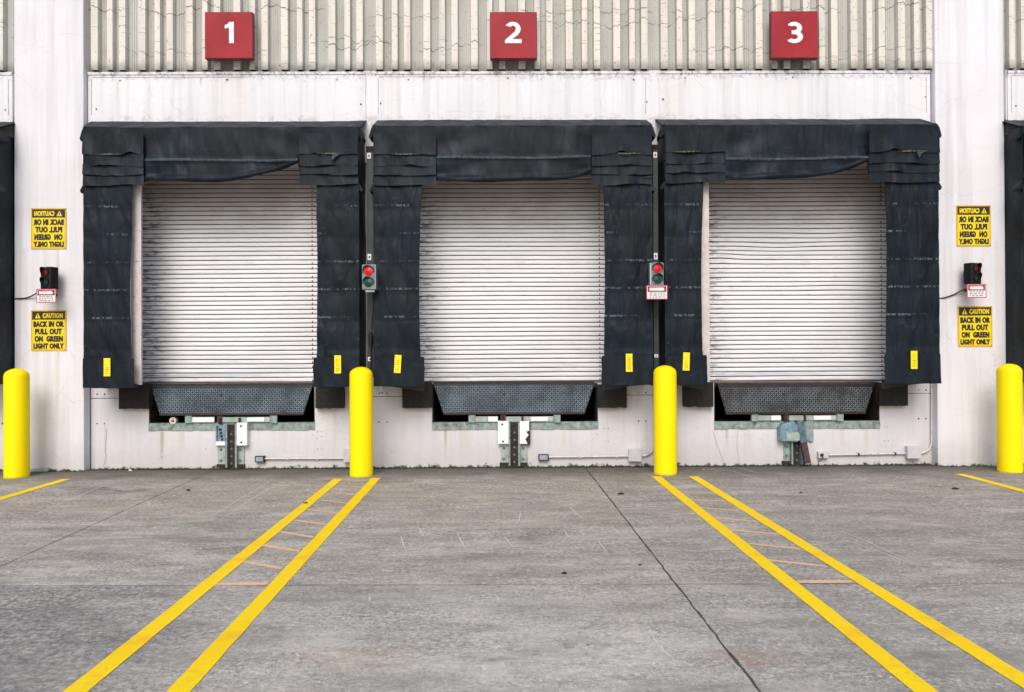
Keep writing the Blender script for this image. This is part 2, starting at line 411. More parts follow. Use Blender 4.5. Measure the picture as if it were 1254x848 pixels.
c = k.mix(k.mul(k.ramp(k.noise(4, 5, 0.65), 0.38, 0.55), g), (0.15, 0.155, 0.185), (0.55, 0.66, 0.70)); k.color(c); M_LUG2 = k.m
M_RED = simple('red_sign_face', (0.32, 0.022, 0.032), 0.5, 0, 0.15, 2.5, spec=0.2, dirt=(0.29, 0.022, 0.03), dth=0.6, dscale=5)
M_REDD = simple('red_sign_edge', (0.15, 0.009, 0.014), 0.5, 0, 0.15, 6)
M_NUM = simple('white_numeral', (0.80, 0.77, 0.78), 0.5, 0, 0.06, 30)
M_YSIGN = simple('yellow_sign_face', (0.84, 0.64, 0.0), 0.45, 0, 0.05, 6)
M_OSIGN = simple('amber_sign_rim', (0.70, 0.42, 0.015), 0.5, 0, 0.12, 10)
M_INK = simple('sign_ink', (0.020, 0.016, 0.012), 0.55, 0, 0.2, 10)
M_WSIGN = simple('white_sign_face', (0.80, 0.78, 0.79), 0.45, 0, 0.04, 20)
M_RSIGN = simple('red_sign_ink', (0.52, 0.035, 0.06), 0.45, 0, 0.1, 20)
M_GINK = simple('faint_ink', (0.26, 0.27, 0.28), 0.6, 0, 0.2, 20)
M_TAG = simple('yellow_tag', (0.90, 0.70, 0.0), 0.5, 0, 0.06, 20)
M_TAGI = simple('tag_ink', (0.50, 0.36, 0.02), 0.6, 0, 0.2, 20)
M_MOSS = simple('dark_grit', (0.035, 0.033, 0.026), 0.95, 0, 0.5, 30, bump=0.6)
M_LEAF = simple('dry_leaf', (0.03, 0.022, 0.018), 0.9, 0, 0.4, 30)
M_PAPER = simple('paper_scrap', (0.62, 0.66, 0.70), 0.8, 0, 0.1, 30)
def lamp(name, col, em):
    k = NT(name, 0.25); k.color(col)
    k.b.inputs['Emission Color'].default_value = (*col, 1); k.b.inputs['Emission Strength'].default_value = em
    return k.m
M_LRED = lamp('lit_red_lens', (0.50, 0.003, 0.012), 0.3)
M_LRED2 = lamp('dim_red_lens', (0.08, 0.002, 0.005), 0.05)
k = NT('unlit_green_lens', 0.2); k.color((0.004, 0.055, 0.025)); M_LGRN = k.m
k = NT('dark_green_lens', 0.3); k.color((0.004, 0.02, 0.012)); M_LGRN2 = k.m
# bollard sleeve
k = NT('yellow_bollard_sleeve', 0.5, 0, 0.2)
x, y, z = k.xyz()
c = k.mix(k.ramp(k.noise(1.0, 3, 0.5, k.map((3, 3, 0.8))), 0.35, 0.65), (0.98, 0.75, 0.0), (1.0, 0.80, 0.0))
sc = k.ramp(k.noise(1.0, 5, 0.7, k.map((9, 9, 26))), 0.68, 0.72, 0, 0.6)
c = k.mix(sc, c, (0.55, 0.40, 0.03))
ft = k.ramp(k.math('ADD', z, k.math('MULTIPLY', k.noise(16, 4), 0.06)), 0.02, 0.06, 0.7, 0)
c = k.mix(ft, c, (0.35, 0.25, 0.05)); k.color(c); M_BOL = k.m
# painted lines
k = NT('yellow_line_paint', 0.65, 0, 0.3)
wearn = k.noise(26, 6, 0.75)
big = k.noise(2.0, 3)
c = k.mix(k.ramp(big, 0.35, 0.7), (0.98, 0.65, 0.0), (0.99, 0.72, 0.0))
c = k.mix(k.mul(k.ramp(k.noise(3.2, 3, 0.5), 0.56, 0.70), 0.45), c, (0.88, 0.42, 0.02))
c = k.mix(k.ramp(k.math('ADD', wearn, k.math('MULTIPLY', big, 0.15)), 0.69, 0.74, 0, 0.55), c, (0.50, 0.38, 0.12))
k.color(c); k.bump(k.noise(90, 4), 0.25, 0.004); M_LINE = k.m
k = NT('faded_orange_paint', 0.7, 0, 0.3)
c = k.mix(k.ramp(k.noise(22, 5, 0.7), 0.50, 0.68), (0.78, 0.52, 0.32), (0.50, 0.40, 0.32)); k.color(c); M_ORNG = k.m

# ------------------------------------------------------------------ ground
k = NT('worn_concrete_ground', 0.82, 0, 0.3)
x, y, z = k.xyz()
fine = k.noise(34, 6, 0.75)
mid = k.noise(1.0, 7, 0.7, k.map((1.2, 2.8, 1)))
big = k.noise(0.35, 4, 0.5, k.map((1, 1.6, 1), (3, 2, 0)))
c = k.mix(k.ramp(mid, 0.32, 0.70), (0.175, 0.165, 0.155), (0.41, 0.40, 0.375))
c = k.mix(k.ramp(k.noise(1.0, 6, 0.68, k.map((0.7, 3.2, 1), (2, 7, 0))), 0.50, 0.68, 0, 0.6), c, (0.54, 0.53, 0.50))
c = k.mix(k.ramp(k.noise(1.0, 6, 0.7, k.map((0.7, 3.4, 1), (9, 1, 0))), 0.50, 0.70, 0, 0.7), c, (0.115, 0.114, 0.118))
c = k.mix(k.ramp(k.noise(1.0, 6, 0.7, k.map((1.6, 4.5, 1), (4, 3, 0))), 0.54, 0.70, 0, 0.5), c, (0.135, 0.130, 0.130))
c = k.mix(k.ramp(big, 0.45, 0.7, 0, 0.40), c, (0.30, 0.255, 0.21))
# cooler, paler foreground slabs and a browner zone by the doors
near = k.ramp(y, -7.6, -5.0, 1, 0, True)
c = k.mix(k.mul(near, 0.35), c, (0.42, 0.425, 0.41))
brn = k.mul(k.ramp(y, -4.9, -2.4, 0, 1, True), k.ramp(k.noise(0.9, 5, 0.65, k.map((1, 2.5, 1))), 0.32, 0.56))
c = k.mix(k.mul(brn, 0.55), c, (0.245, 0.205, 0.165))
A_, B_ = PG(723, 570), PG(930, 848); t_ = (B_ - A_); n_v = Vector((-t_.y, t_.x, 0)).normalized()
dp_ = k.n('ShaderNodeVectorMath'); dp_.operation = 'DOT_PRODUCT'; k.put(dp_.inputs[0], k.co); dp_.inputs[1].default_value = tuple(n_v)
sd = k.ramp(dp_.outputs['Value'], n_v.dot(A_) - 0.004, n_v.dot(A_) + 0.004, 0, 1)
c = k.mix(k.mul(sd, 0.22), c, (0.15, 0.145, 0.145))
# grain: pale and dark grit over rough patches
g1 = k.noise(27, 6, 0.9); g2 = k.noise(31, 6, 0.9, k.map((1, 1, 1), (5, 3, 1)))
rp = k.ramp(k.noise(1.0, 5, 0.6, k.map((0.9, 2.6, 1), (1, 4, 0))), 0.35, 0.65, 0.35, 0.95)
c = k.mix(k.mul(k.ramp(g1, 0.52, 0.58), rp, 0.85), c, (0.66, 0.65, 0.63))
c = k.mix(k.mul(k.ramp(g2, 0.52, 0.58), rp, 0.9), c, (0.070, 0.068, 0.070))
g3 = k.noise(11, 6, 0.85, k.map((1, 1.3, 1), (2, 6, 1))); g4 = k.noise(13, 6, 0.85, k.map((1, 1.3, 1), (8, 2, 1)))
c = k.mix(k.mul(k.ramp(g3, 0.53, 0.62), rp, 0.55), c, (0.60, 0.595, 0.575))
c = k.mix(k.mul(k.ramp(g4, 0.52, 0.61), rp, 0.65), c, (0.11, 0.105, 0.105))
mot = k.noise(1.0, 6, 0.7, k.map((1.6, 3.0, 1), (6, 6, 2)))
c = k.mix(k.ramp(mot, 0.52, 0.66, 0, 0.45), c, (0.12, 0.115, 0.11))
c = k.mix(k.ramp(mot, 0.46, 0.34, 0, 0.40), c, (0.52, 0.50, 0.47))
pit = k.ramp(k.noise(9, 3, 0.5, k.map((1, 1, 1), (7, 7, 0))), 0.74, 0.77)
c = k.mix(k.mul(pit, 0.7), c, (0.07, 0.07, 0.075))
# exposed dark aggregate slab at the front left
jy = PG(200, 717).y
ag = k.mul(k.ramp(y, jy - 0.02, jy, 1, 0), k.ramp(k.math('ADD', x, k.math('MULTIPLY', k.noise(1.2, 4), 1.6)), PG(60, 780).x + 0.2, PG(400, 760).x + 0.8, 1, 0, True))
agn = k.ramp(k.noise(22, 5, 0.8, k.map((1, 1, 1), (1, 8, 0))), 0.44, 0.58)
c = k.mix(k.mul(ag, agn, 0.85), c, (0.075, 0.085, 0.105))
# dirt gathered along the wall foot and moss green tinge
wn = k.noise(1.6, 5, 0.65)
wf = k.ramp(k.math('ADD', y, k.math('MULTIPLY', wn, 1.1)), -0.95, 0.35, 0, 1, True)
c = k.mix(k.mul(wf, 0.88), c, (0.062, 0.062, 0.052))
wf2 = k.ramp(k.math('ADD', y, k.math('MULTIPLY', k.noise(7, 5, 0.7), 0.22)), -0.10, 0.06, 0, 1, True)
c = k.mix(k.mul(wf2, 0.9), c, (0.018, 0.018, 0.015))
# oil stain
BN = k.noise(5.0, 6, 0.7, k.map((1, 2, 1), (3, 9, 0)))
def blot(px, py, rx, ry, amt, col):
    global c
    p = PG(px, py)
    m = k.map((1 / rx, 1 / ry, 1), (-p.x / rx, -p.y / ry, 0), src=k.warp(0.18, 2.5))
    L = k.n('ShaderNodeVectorMath'); L.operation = 'LENGTH'
    mm = k.n('ShaderNodeVectorMath'); mm.operation = 'MULTIPLY'; mm.inputs[1].default_value = (1, 1, 0); k.put(mm.inputs[0], m); k.put(L.inputs[0], mm.outputs[0])
    c = k.mix(k.mul(k.ramp(L.outputs['Value'], 0.3, 1.2, 1, 0, True), k.ramp(BN, 0.40, 0.62), amt), c, col)
blot(140, 600, 0.75, 0.30, 0.75, (0.055, 0.05, 0.048))
blot(118, 596, 0.4, 0.16, 0.6, (0.05, 0.045, 0.045))
blot(440, 800, 0.40, 0.22, 0.35, (0.30, 0.20, 0.13))
blot(495, 796, 0.25, 0.2, 0.3, (0.30, 0.19, 0.12))
blot(930, 798, 0.35, 0.18, 0.4, (0.30, 0.17, 0.11))
blot(870, 800, 0.12, 0.05, 0.6, (0.08, 0.08, 0.09))
blot(600, 632, 1.6, 0.35, 0.35, (0.33, 0.26, 0.20))
blot(200, 622, 1.4, 0.3, 0.35, (0.33, 0.27, 0.20))
blot(975, 640, 1.5, 0.45, 0.30, (0.34, 0.32, 0.30))
blot(640, 730, 0.9, 0.35, 0.35, (0.36, 0.37, 0.38))
blot(60, 800, 1.1, 1.2, 0.5, (0.09, 0.095, 0.11))
blot(1120, 790, 1.0, 0.9, 0.40, (0.13, 0.127, 0.13))
blot(1130, 660, 1.6, 1.0, 0.35, (0.15, 0.14, 0.135))
blot(240, 655, 1.6, 0.9, 0.30, (0.14, 0.135, 0.13))
blot(950, 700, 0.5, 0.8, 0.4, (0.13, 0.125, 0.125))
blot(700, 800, 0.9, 0.5, 0.35, (0.62, 0.62, 0.60))
blot(400, 720, 0.8, 0.4, 0.35, (0.15, 0.145, 0.15))
blot(560, 690, 1.6, 0.5, 0.35, (0.16, 0.15, 0.145))
blot(1195, 585, 1.0, 0.25, 0.45, (0.08, 0.075, 0.065))
blot(830, 588, 1.0, 0.25, 0.45, (0.08, 0.075, 0.065))
blot(440, 590, 0.9, 0.25, 0.45, (0.08, 0.075, 0.065))
blot(20, 590, 1.0, 0.25, 0.5, (0.06, 0.055, 0.05))
# joints and cracks
def joint(a, b, wd, amt, wob=0.03, dark=(0.035, 0.032, 0.03), clip=None):
    global c
    A, Bp = PG(*a), PG(*b); d = (Bp - A); d.z = 0; nrm = Vector((-d.y, d.x, 0)).normalized(); off = nrm.dot(A)
    wp = k.warp(wob, 5.0, None, 5)
    n = k.n('ShaderNodeVectorMath'); n.operation = 'DOT_PRODUCT'; k.put(n.inputs[0], wp); n.inputs[1].default_value = tuple(nrm)
    dist = k.math('ABSOLUTE', k.math('SUBTRACT', n.outputs['Value'], off + wob * 0.5 * (nrm.x + nrm.y)))
    ww = k.ramp(k.noise(3.0, 4), 0.35, 0.65, wd * 0.55, wd * 1.35)
    m = k.ramp(dist, k.math('MULTIPLY', ww, 0.5), ww, 1, 0)
    m = k.mul(m, amt)
    if clip: m = k.mul(m, clip)
    c = k.mix(m, c, dark); return m
j1 = joint((780, 654), (931, 848), 0.011, 0.9, 0.035)
j2 = joint((200, 604), (0, 694), 0.012, 0.75, 0.03, clip=k.ramp(x, -3.2, -3.4, 0, 1))
j3 = joint((100, 717.5), (900, 715.5), 0.014, 0.6, 0.03, clip=k.ramp(k.noise(0.9, 4, 0.5), 0.36, 0.55, 0.25, 1))
j4 = joint((1100, 721), (1254, 713), 0.008, 0.45, 0.03, clip=k.ramp(x, 2.6, 2.8, 0, 1))
c = k.mix(1.0, c, (1.36, 1.31, 1.23), 'MULTIPLY')
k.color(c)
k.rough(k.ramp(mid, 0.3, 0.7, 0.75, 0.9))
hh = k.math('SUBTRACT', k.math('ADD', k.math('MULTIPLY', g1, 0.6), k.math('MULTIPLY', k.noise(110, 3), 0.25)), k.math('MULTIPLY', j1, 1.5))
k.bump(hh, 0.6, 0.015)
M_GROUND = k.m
M_SCR = simple('scratch_dust', (0.60, 0.59, 0.56), 0.9, 0, 0.2, 20)

g = MB()
g.add([(-300, -300, 0), (300, -300, 0), (300, 60, 0), (-300, 60, 0)], [(0, 1, 2, 3)])
# white tyre scratches, 2 mm above the slab
def scratch(pts, wd=0.004):
    pp = [PG(a, b, 0.003) for a, b in pts]
    # smooth
    out = []
    for i in range(len(pp) - 1):
        for t in (0, 0.25, 0.5, 0.75):
            q = pp[i].lerp(pp[i + 1], t); out.append(q + Vector((rnd.uniform(-.004, .004), rnd.uniform(-.004, .004), 0)))
    out.append(pp[-1]); L = []; Rr = []
    for i, p in enumerate(out):
        t = out[min(i + 1, len(out) - 1)] - out[max(i - 1, 0)]; n = Vector((-t.y, t.x, 0)).normalized()
        w2 = wd * math.sin(math.pi * (0.1 + 0.8 * i / (len(out) - 1)))
        L.append(p + n * w2); Rr.append(p - n * w2)
    m = len(out)
    g.add(L + Rr, [(i, i + 1, i + 1 + m, i + m) for i in range(m - 1)], 1)
for pts in ([(793, 765), (803, 784), (818, 802), (830, 812)], [(491, 656), (493, 664), (499, 678)], [(559, 650), (564, 662), (571, 673)],
            [(637, 626), (636, 636), (632, 642)], [(697, 621), (706, 629), (716, 636)], [(512, 645), (516, 653), (520, 658)],
            [(617, 656), (622, 663), (629, 672)], [(732, 661), (738, 669), (745, 677)], [(506, 592), (509, 588), (514, 586)], [(453, 729), (452, 737)],
            [(577, 730), (575, 736)], [(690, 648), (694, 655), (700, 660)], [(750, 645), (754, 650), (760, 654)], [(415, 605), (418, 599), (425, 596)], [(706, 716), (704, 722)],
            [(270, 636), (310, 610), (350, 588)], [(258, 634), (290, 613), (330, 590)], [(1000, 640), (1060, 662), (1120, 690)], [(890, 575), (920, 584), (960, 592)],
            [(380, 596), (376, 601), (384, 604)], [(20, 640), (80, 614), (140, 590)], [(905, 573), (930, 580)], [(545, 648), (560, 651)], [(600, 600), (640, 603)], [(1030, 660), (1090, 680), (1140, 700)]):
    scratch(pts, 0.006 if pts[0][1] < 720 else 0.005)
go = g.build('ground', [M_GROUND, M_SCR]); tag(go, kind='structure')

# painted stripes
def stripe(a, b, label, yend=-9.6, wd=0.122):
    A, Bp = PG(*a), PG(*b); d = (Bp - A) / (Bp.y - A.y)
    E = A + d * (yend - A.y)
    mb = MB(); n = 60
    L = []; Rr = []
    for i in range(n + 1):
        p = A.lerp(E, i / n)
        L.append((p.x - wd / 2 + rnd.uniform(-.0025, .0025), p.y, 0.004)); Rr.append((p.x + wd / 2 + rnd.uniform(-.0025, .0025), p.y, 0.004))
    m = n + 1
    mb.add(L + Rr, [(i, i + m, i + 1 + m, i + 1) for i in range(n)])
    o = mb.build('painted_line', M_LINE, origin=(A.x, A.y, 0))
    # keep the paint flat and facing up
    return tag(o, label, 'painted line', 'yellow bay lines painted on the concrete')
stripe((414.3, 587), (92, 848), 'yellow painted line on the ground left of the bollard between doors 1 and 2')
stripe((460.5, 586), (218, 848), 'yellow painted line starting at the foot of the bollard between doors 1 and 2')
stripe((803.5, 584), (1134, 848), 'yellow painted line starting at the foot of the bollard between doors 2 and 3')
stripe((849, 584), (1254, 835), 'yellow painted line on the ground right of the bollard between doors 2 and 3')
stripe((81, 587.3), (0, 611.5), 'short length of yellow painted line leaving the left edge of the photo')
stripe((1175, 581), (1254, 602), 'short length of yellow painted line leaving the right edge of the photo')
def rungs(lst, label):
    p0 = PG(*lst[0][0])
    root = thing('ladder_marking', (p0.x, p0.y, 0), label, 'painted marking', 'faded orange rungs between the yellow lines')
    for a, b, h in lst:
        A, Bp = PG(*a), PG(*b); mb = MB(); n = 14; L = []; Rr = []
        for i in range(n + 1):
            p = A.lerp(Bp, i / n); w2 = 1.5 * h * rnd.uniform(0.75, 1.1)
            L.append((p.x, p.y - w2, 0.0025)); Rr.append((p.x, p.y + w2, 0.0025))
        m = n + 1
        mb.add(L + Rr, [(i, i + 1, i + 1 + m, i + m) for i in range(n)])
        mb.build('rung', M_ORNG, root)
rungs([((264, 716), (328, 715), .028), ((296, 688), (345, 696.5), .024), ((319, 668), (367, 675.5), .024), ((341, 651), (384, 658.5), .022),
       ((360, 637.5), (399, 642.5), .02), ((377, 624.5), (414, 629), .018), ((394, 613), (428, 617), .018), ((406, 603), (436, 606), .014), ((414, 595), (446, 597.5), .014)],
      'faded orange ladder of thin rungs between the two yellow lines left of centre')
rungs([((977, 713), (1044, 712.5), .026), ((942, 686.5), (1012, 694), .022), ((917, 666), (980, 672.6), .02), ((894, 649.6), (955, 654.5), .02),
       ((876, 634.5), (926, 639), .018), ((858, 622), (904, 626), .018), ((845, 612), (888, 614), .014), ((829, 602), (876, 604.5), .012)],
      'faded orange ladder of thin rungs between the two yellow lines right of centre')

# ------------------------------------------------------------------ the warehouse front
BAYS = [  # outer front left/right, curtain inner left/right, corner pad inner left/right (all on the shelter's front plane), door left/right (wall plane)
    dict(xo=(-343, -5),    ci=(-283, -61), cp=(-268, -79), door=(-276, -22), top=149, hb=223, sb=474, pit=(-253, -50), py=0),
    dict(xo=(102.5, 440), ci=(162, 388.5), cp=(178, 368), door=(158, 414), top=148, hb=223, sb=474, pit=(182, 385), py=0),
    dict(xo=(457.5, 799), ci=(516, 740),  cp=(535, 725), door=(498, 758), top=146, hb=223, sb=472, pit=(528.5, 731.5), py=-1),
    dict(xo=(814, 1150),  ci=(861, 1085), cp=(888, 1063), door=(855, 1110), top=145, hb=220, sb=470, pit=(873.5, 1076), py=-2),
    dict(xo=(1253, 1595), ci=(1313, 1535), cp=(1330, 1520), door=(1300, 1554), top=146, hb=220, sb=470, pit=(1321, 1524), py=-3),
]
ZBEAM0, ZBEAM1 = Z(150), Z(88)
ZDOCK = Z(470.5); ZPITB = Z(521); ZDTOP = Z(200)
bld = thing('warehouse_building', (0, 0, 0), 'white painted warehouse dock front with fluted upper cladding and numbered loading bays', 'building')
# lower wall with door and pit openings, one welded face with reveals
XL, XR = X(-560), X(1830)
xs = sorted({XL, XR, *[X(b['door'][i]) for b in BAYS for i in (0, 1)], *[X(b['pit'][i]) for b in BAYS for i in (0, 1)]})
zs = [-0.3, ZPITB, ZDOCK, ZDTOP, ZBEAM1 - 0.02]
def hole(i, j):
    if i < 0 or j < 0 or i >= len(xs) - 1 or j >= len(zs) - 1: return False
    xm = (xs[i] + xs[i + 1]) / 2
    for b in BAYS:
        if j == 1 and X(b['pit'][0]) < xm < X(b['pit'][1]): return True
        if j == 2 and X(b['door'][0]) < xm < X(b['door'][1]): return True
    return False
wm = MB()
for i in range(len(xs) - 1):
    for j in range(len(zs) - 1):
        x0, x1, z0, z1 = xs[i], xs[i + 1], zs[j], zs[j + 1]
        if not hole(i, j): wm.add([(x0, 0, z0), (x1, 0, z0), (x1, 0, z1), (x0, 0, z1)], [(0, 1, 2, 3)])
        else:
            dp = 0.34 if j == 2 else 0.30
            if not hole(i - 1, j): wm.add([(x0, 0, z0), (x0, 0, z1), (x0, dp, z1), (x0, dp, z0)], [(0, 1, 2, 3)])
            if not hole(i + 1, j): wm.add([(x1, 0, z0), (x1, dp, z0), (x1, dp, z1), (x1, 0, z1)], [(0, 1, 2, 3)])
            if not hole(i, j - 1): wm.add([(x0, 0, z0), (x0, dp, z0), (x1, dp, z0), (x1, 0, z0)], [(0, 1, 2, 3)])
            if not hole(i, j + 1): wm.add([(x0, 0, z1), (x1, 0, z1), (x1, dp, z1), (x0, dp, z1)], [(0, 1, 2, 3)])
# joints, drilled holes
def dot(mb, px, py, r=0.012, Y=0.0, mi=1):
    p = P(px, py, Y); r *= rnd.uniform(0.8, 1.2)
    poly = [(p.x + r * math.cos(a * math.pi / 4), p.z + r * math.sin(a * math.pi / 4) * 1.1) for a in range(8)]
    mb.prism(poly, Y - 0.003, Y + 0.01, mi)
for a, b in ((119, 483), (128, 483), (119, 519), (128, 519), (389, 529), (394, 529), (383, 533), (388, 537), (394, 535), (389, 550), (394, 550),
             (465, 482), (474, 482), (464, 517), (474, 517), (480, 554), (468, 481), (782, 481), (791, 481), (782, 516), (791, 516), (740, 525), (745, 525), (740, 541), (745, 541),
             (1125, 478), (1134, 478), (1125, 513), (1134, 513), (1083, 523), (1087, 523), (1083, 540), (1088, 540), (198, 552), (198, 560), (252, 550), (731, 532), (854, 524), (3, 519)):
    dot(wm, a, b, 0.011 if b in (482, 483, 516, 517, 519, 478, 513, 481) else 0.006)
def wjoint(mb, x0, x1, py, h=0.010, Y=0.0, dpt=0.003):
    z = Z(py, Y, (x0 + x1) / 2); mb.box(X(x0, Y), X(x1, Y), Y - dpt, Y + 0.01, z - h / 2, z + h / 2, 1)
for a, b, c_ in ((111, 145, 488), (455, 492, 486), (767, 801, 484), (1111, 1140, 482)): wjoint(wm, a, b, c_, 0.008)
def crackline(mb, pts, w_=0.004, Y=0.0):
    pp = []
    for i in range(len(pts) - 1):
        for t in (0, .33, .66):
            a, b = pts[i], pts[i + 1]
            pp.append(P(a[0] + (b[0] - a[0]) * t + rnd.uniform(-.5, .5), a[1] + (b[1] - a[1]) * t, Y))
    pp.append(P(*pts[-1], Y))
    for i in range(len(pp) - 1):
        a, b = pp[i], pp[i + 1]; d = (b - a); n = Vector((-d.z, 0, d.x)).normalized() * w_ / 2
        mb.add([a + n + Vector((0, -.003, 0)), a - n + Vector((0, -.003, 0)), b - n + Vector((0, -.003, 0)), b + n + Vector((0, -.003, 0))], [(0, 1, 2, 3), (3, 2, 1, 0)], 1)
crackline(wm, [(131, 526), (129, 550), (130, 562), (127, 571)])
crackline(wm, [(873, 527), (878, 545), (884, 560), (886, 568)], 0.003)
crackline(wm, [(905, 568), (902, 540), (904, 527)], 0.002)
wo_ = wm.build('dock_wall', [M_WALL, M_GRIME], bld)

# pits: dark box behind each opening, steel angle on the sill
for i, b in enumerate(BAYS):
    x0, x1 = X(b['pit'][0]), X(b['pit'][1])
    m = MB(); z0, z1 = ZPITB, ZDOCK
    ya, yb = 0.302, 2.2
    vs = [(x0, ya, z0), (x1, ya, z0), (x1, ya, z1), (x0, ya, z1), (x0, yb, z0), (x1, yb, z0), (x1, yb, z1), (x0, yb, z1)]
    m.add(vs, [(0, 4, 5, 1), (3, 2, 6, 7), (0, 3, 7, 4), (1, 5, 6, 2), (4, 7, 6, 5)])
    # dark liner hiding the painted reveal
    m.box(x0, x0 + 0.012, 0.004, 0.302, z0 + 0.012, z1, 0); m.box(x1 - 0.012, x1, 0.004, 0.302, z0 + 0.012, z1, 0); m.box(x0, x1, 0.07, 0.302, z0 + 0.002, z0 + 0.012, 0)
    m.build('leveller_pit', M_RUST, bld)
    if i in (1, 2, 3):
        a = MB(); zt = Z(519 + b['py'], 0, (b['pit'][0] + b['pit'][1]) / 2); zb = Z(527 + b['py'], 0, (b['pit'][0] + b['pit'][1]) / 2)
        n = 26
        for s_ in range(n):      # slightly ragged lower edge
            u0, u1 = x0 + (x1 - x0) * s_ / n, x0 + (x1 - x0) * (s_ + 1) / n
            a.box(u0, u1, -0.016, 0.0, zb + rnd.uniform(-.006, .006), zt, 0)
        a.box(x0, x1, -0.016, 0.075, zt, zt + 0.012, 0)
        a.build('pit_edge_angle', M_GREEN, bld)

# pilasters
for (pa, pb) in ((17.5, 102.5), (1147, 1231.5)):
    m = MB(); yf = -0.18
    x0, x1 = X(pa, yf), X(pb, yf)
    m.box(x0, x1, yf, 0.0, -0.1, 9.0)
    m.build('pilaster', M_PIL, bld, bevel=0.012)
# open joint beside the pilasters
m = MB()
for px in (110.4, 1143.0, 5.0, 1240.0):
    m.box(X(px) - 0.008, X(px) + 0.008, -0.004, 0.01, 0, Z(470))
m.each('expansion_joint', M_GRIME, bld)

# lintel beam: panels and narrow recessed strips
def lintel(xa, xb, yb_=147.5):
    m = MB(); yf = -0.075
    x0, x1 = X(xa, yf), X(xb, yf)
    z0, z1 = Z(151, yf), Z(88, yf)
    m.box(x0, x1, yf, 0.0, z0 - 0.15, z1)
    m.box(x0, x1, yf - 0.012, yf, z1 - 0.035, z1 + 0.004)   # drip ledge
    return m
segs = [(-560, 15.5), (108, 448.5), (459.5, 797), (808.5, 1141), (1236, 1830)]
for i, (a, b) in enumerate(segs):
    m = lintel(a, b)
    for (px, py) in [(147, 99), (118, 134), (278, 98), (413, 98), (442, 128), (500, 98), (466, 127), (622, 96), (776, 98), (792, 125), (812, 122), (839, 96), (971, 95), (1115, 96), (1133, 119), (6.5, 135), (1244, 130), (834, 91), (568, 90)]:
        if a < px < b: dot(m, px, py, 0.012, -0.075, 1)
    yf = -0.075
    for px in (a + 4.5, b - 5):           # thin scored border line
        if 0 < px < 1254 and (px < 120 or px > 1130 or i in (2,)):
            m.box(X(px, yf) - 0.004, X(px, yf) + 0.004, yf - 0.002, yf, Z(140, yf), Z(96, yf), 2)
    if i in (1, 2, 4):
        m.box(X(a + 5, yf), X(a + (110 if i == 2 else 200), yf), yf - 0.002, yf, Z(94, yf) - 0.004, Z(94, yf) + 0.003, 2)
    m.build('lintel_panel', [M_LINT, M_GRIME, simple('scored_line', (0.30, 0.29, 0.29), 0.8, var=0.5, scale=9)] if i == 0 else [M_LINT, M_GRIME, bpy.data.materials['scored_line']], bld)
m = MB()
for a, b in ((447, 461), (796, 810), (101, 108.5), (1140.5, 1148), (12, 17.5), (1231, 1237)):
    m.box(X(a, -0.055) if 0 else X(a), X(b), -0.052, 0.0, Z(200), Z(88) - 0.004)
m.each('recessed_strip', M_LINT, bld)

# fluted cladding
def cladding(xa, xb, z0, z1):
    m = MB(); yp, yr = -0.015, -0.115
    px0 = 174.5 - 57.7 * 14
    prof = [(X(xa), yp)]
    k_ = 0
    while True:
        base = px0 + 57.7 * k_
        if base > xb + 60: break
        for off, wd in ((0, 8.2), (19.5, 6.6), (34, 7.6)):
            a = base + off
            if a - 1.5 < xa or a + wd + 3 > xb: continue
            x0, x1 = X(a), X(a + wd)
            prof += [(x0 - 0.008, yp), (x0, yr), (x1, yr), (x1 + 0.010, yp)]
        # fine flutes in the wide pan
        for off in (11.5, 13.5, 15.5, 46, 48.5, 51):
            a = base + off
            if a < xa + 1 or a + 2 > xb: continue
            x0 = X(a)
            prof += [(x0, yp), (x0 + 0.003, yp - 0.007), (x0 + 0.008, yp - 0.007), (x0 + 0.011, yp)]
        k_ += 1
    prof.append((X(xb), yp))
    prof.sort(key=lambda q_: q_[0])
    n = len(prof)
    vs = [(x, y, z0) for x, y in prof] + [(x, y, z1) for x, y in prof]
    m.add(vs, [(i, i + 1, i + 1 + n, i + n) for i in range(n - 1)])
    return m
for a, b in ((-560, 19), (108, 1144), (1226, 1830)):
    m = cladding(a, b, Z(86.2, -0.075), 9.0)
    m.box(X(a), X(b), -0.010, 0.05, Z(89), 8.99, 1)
    m.build('fluted_cladding', [M_CLAD, M_DARK], bld)

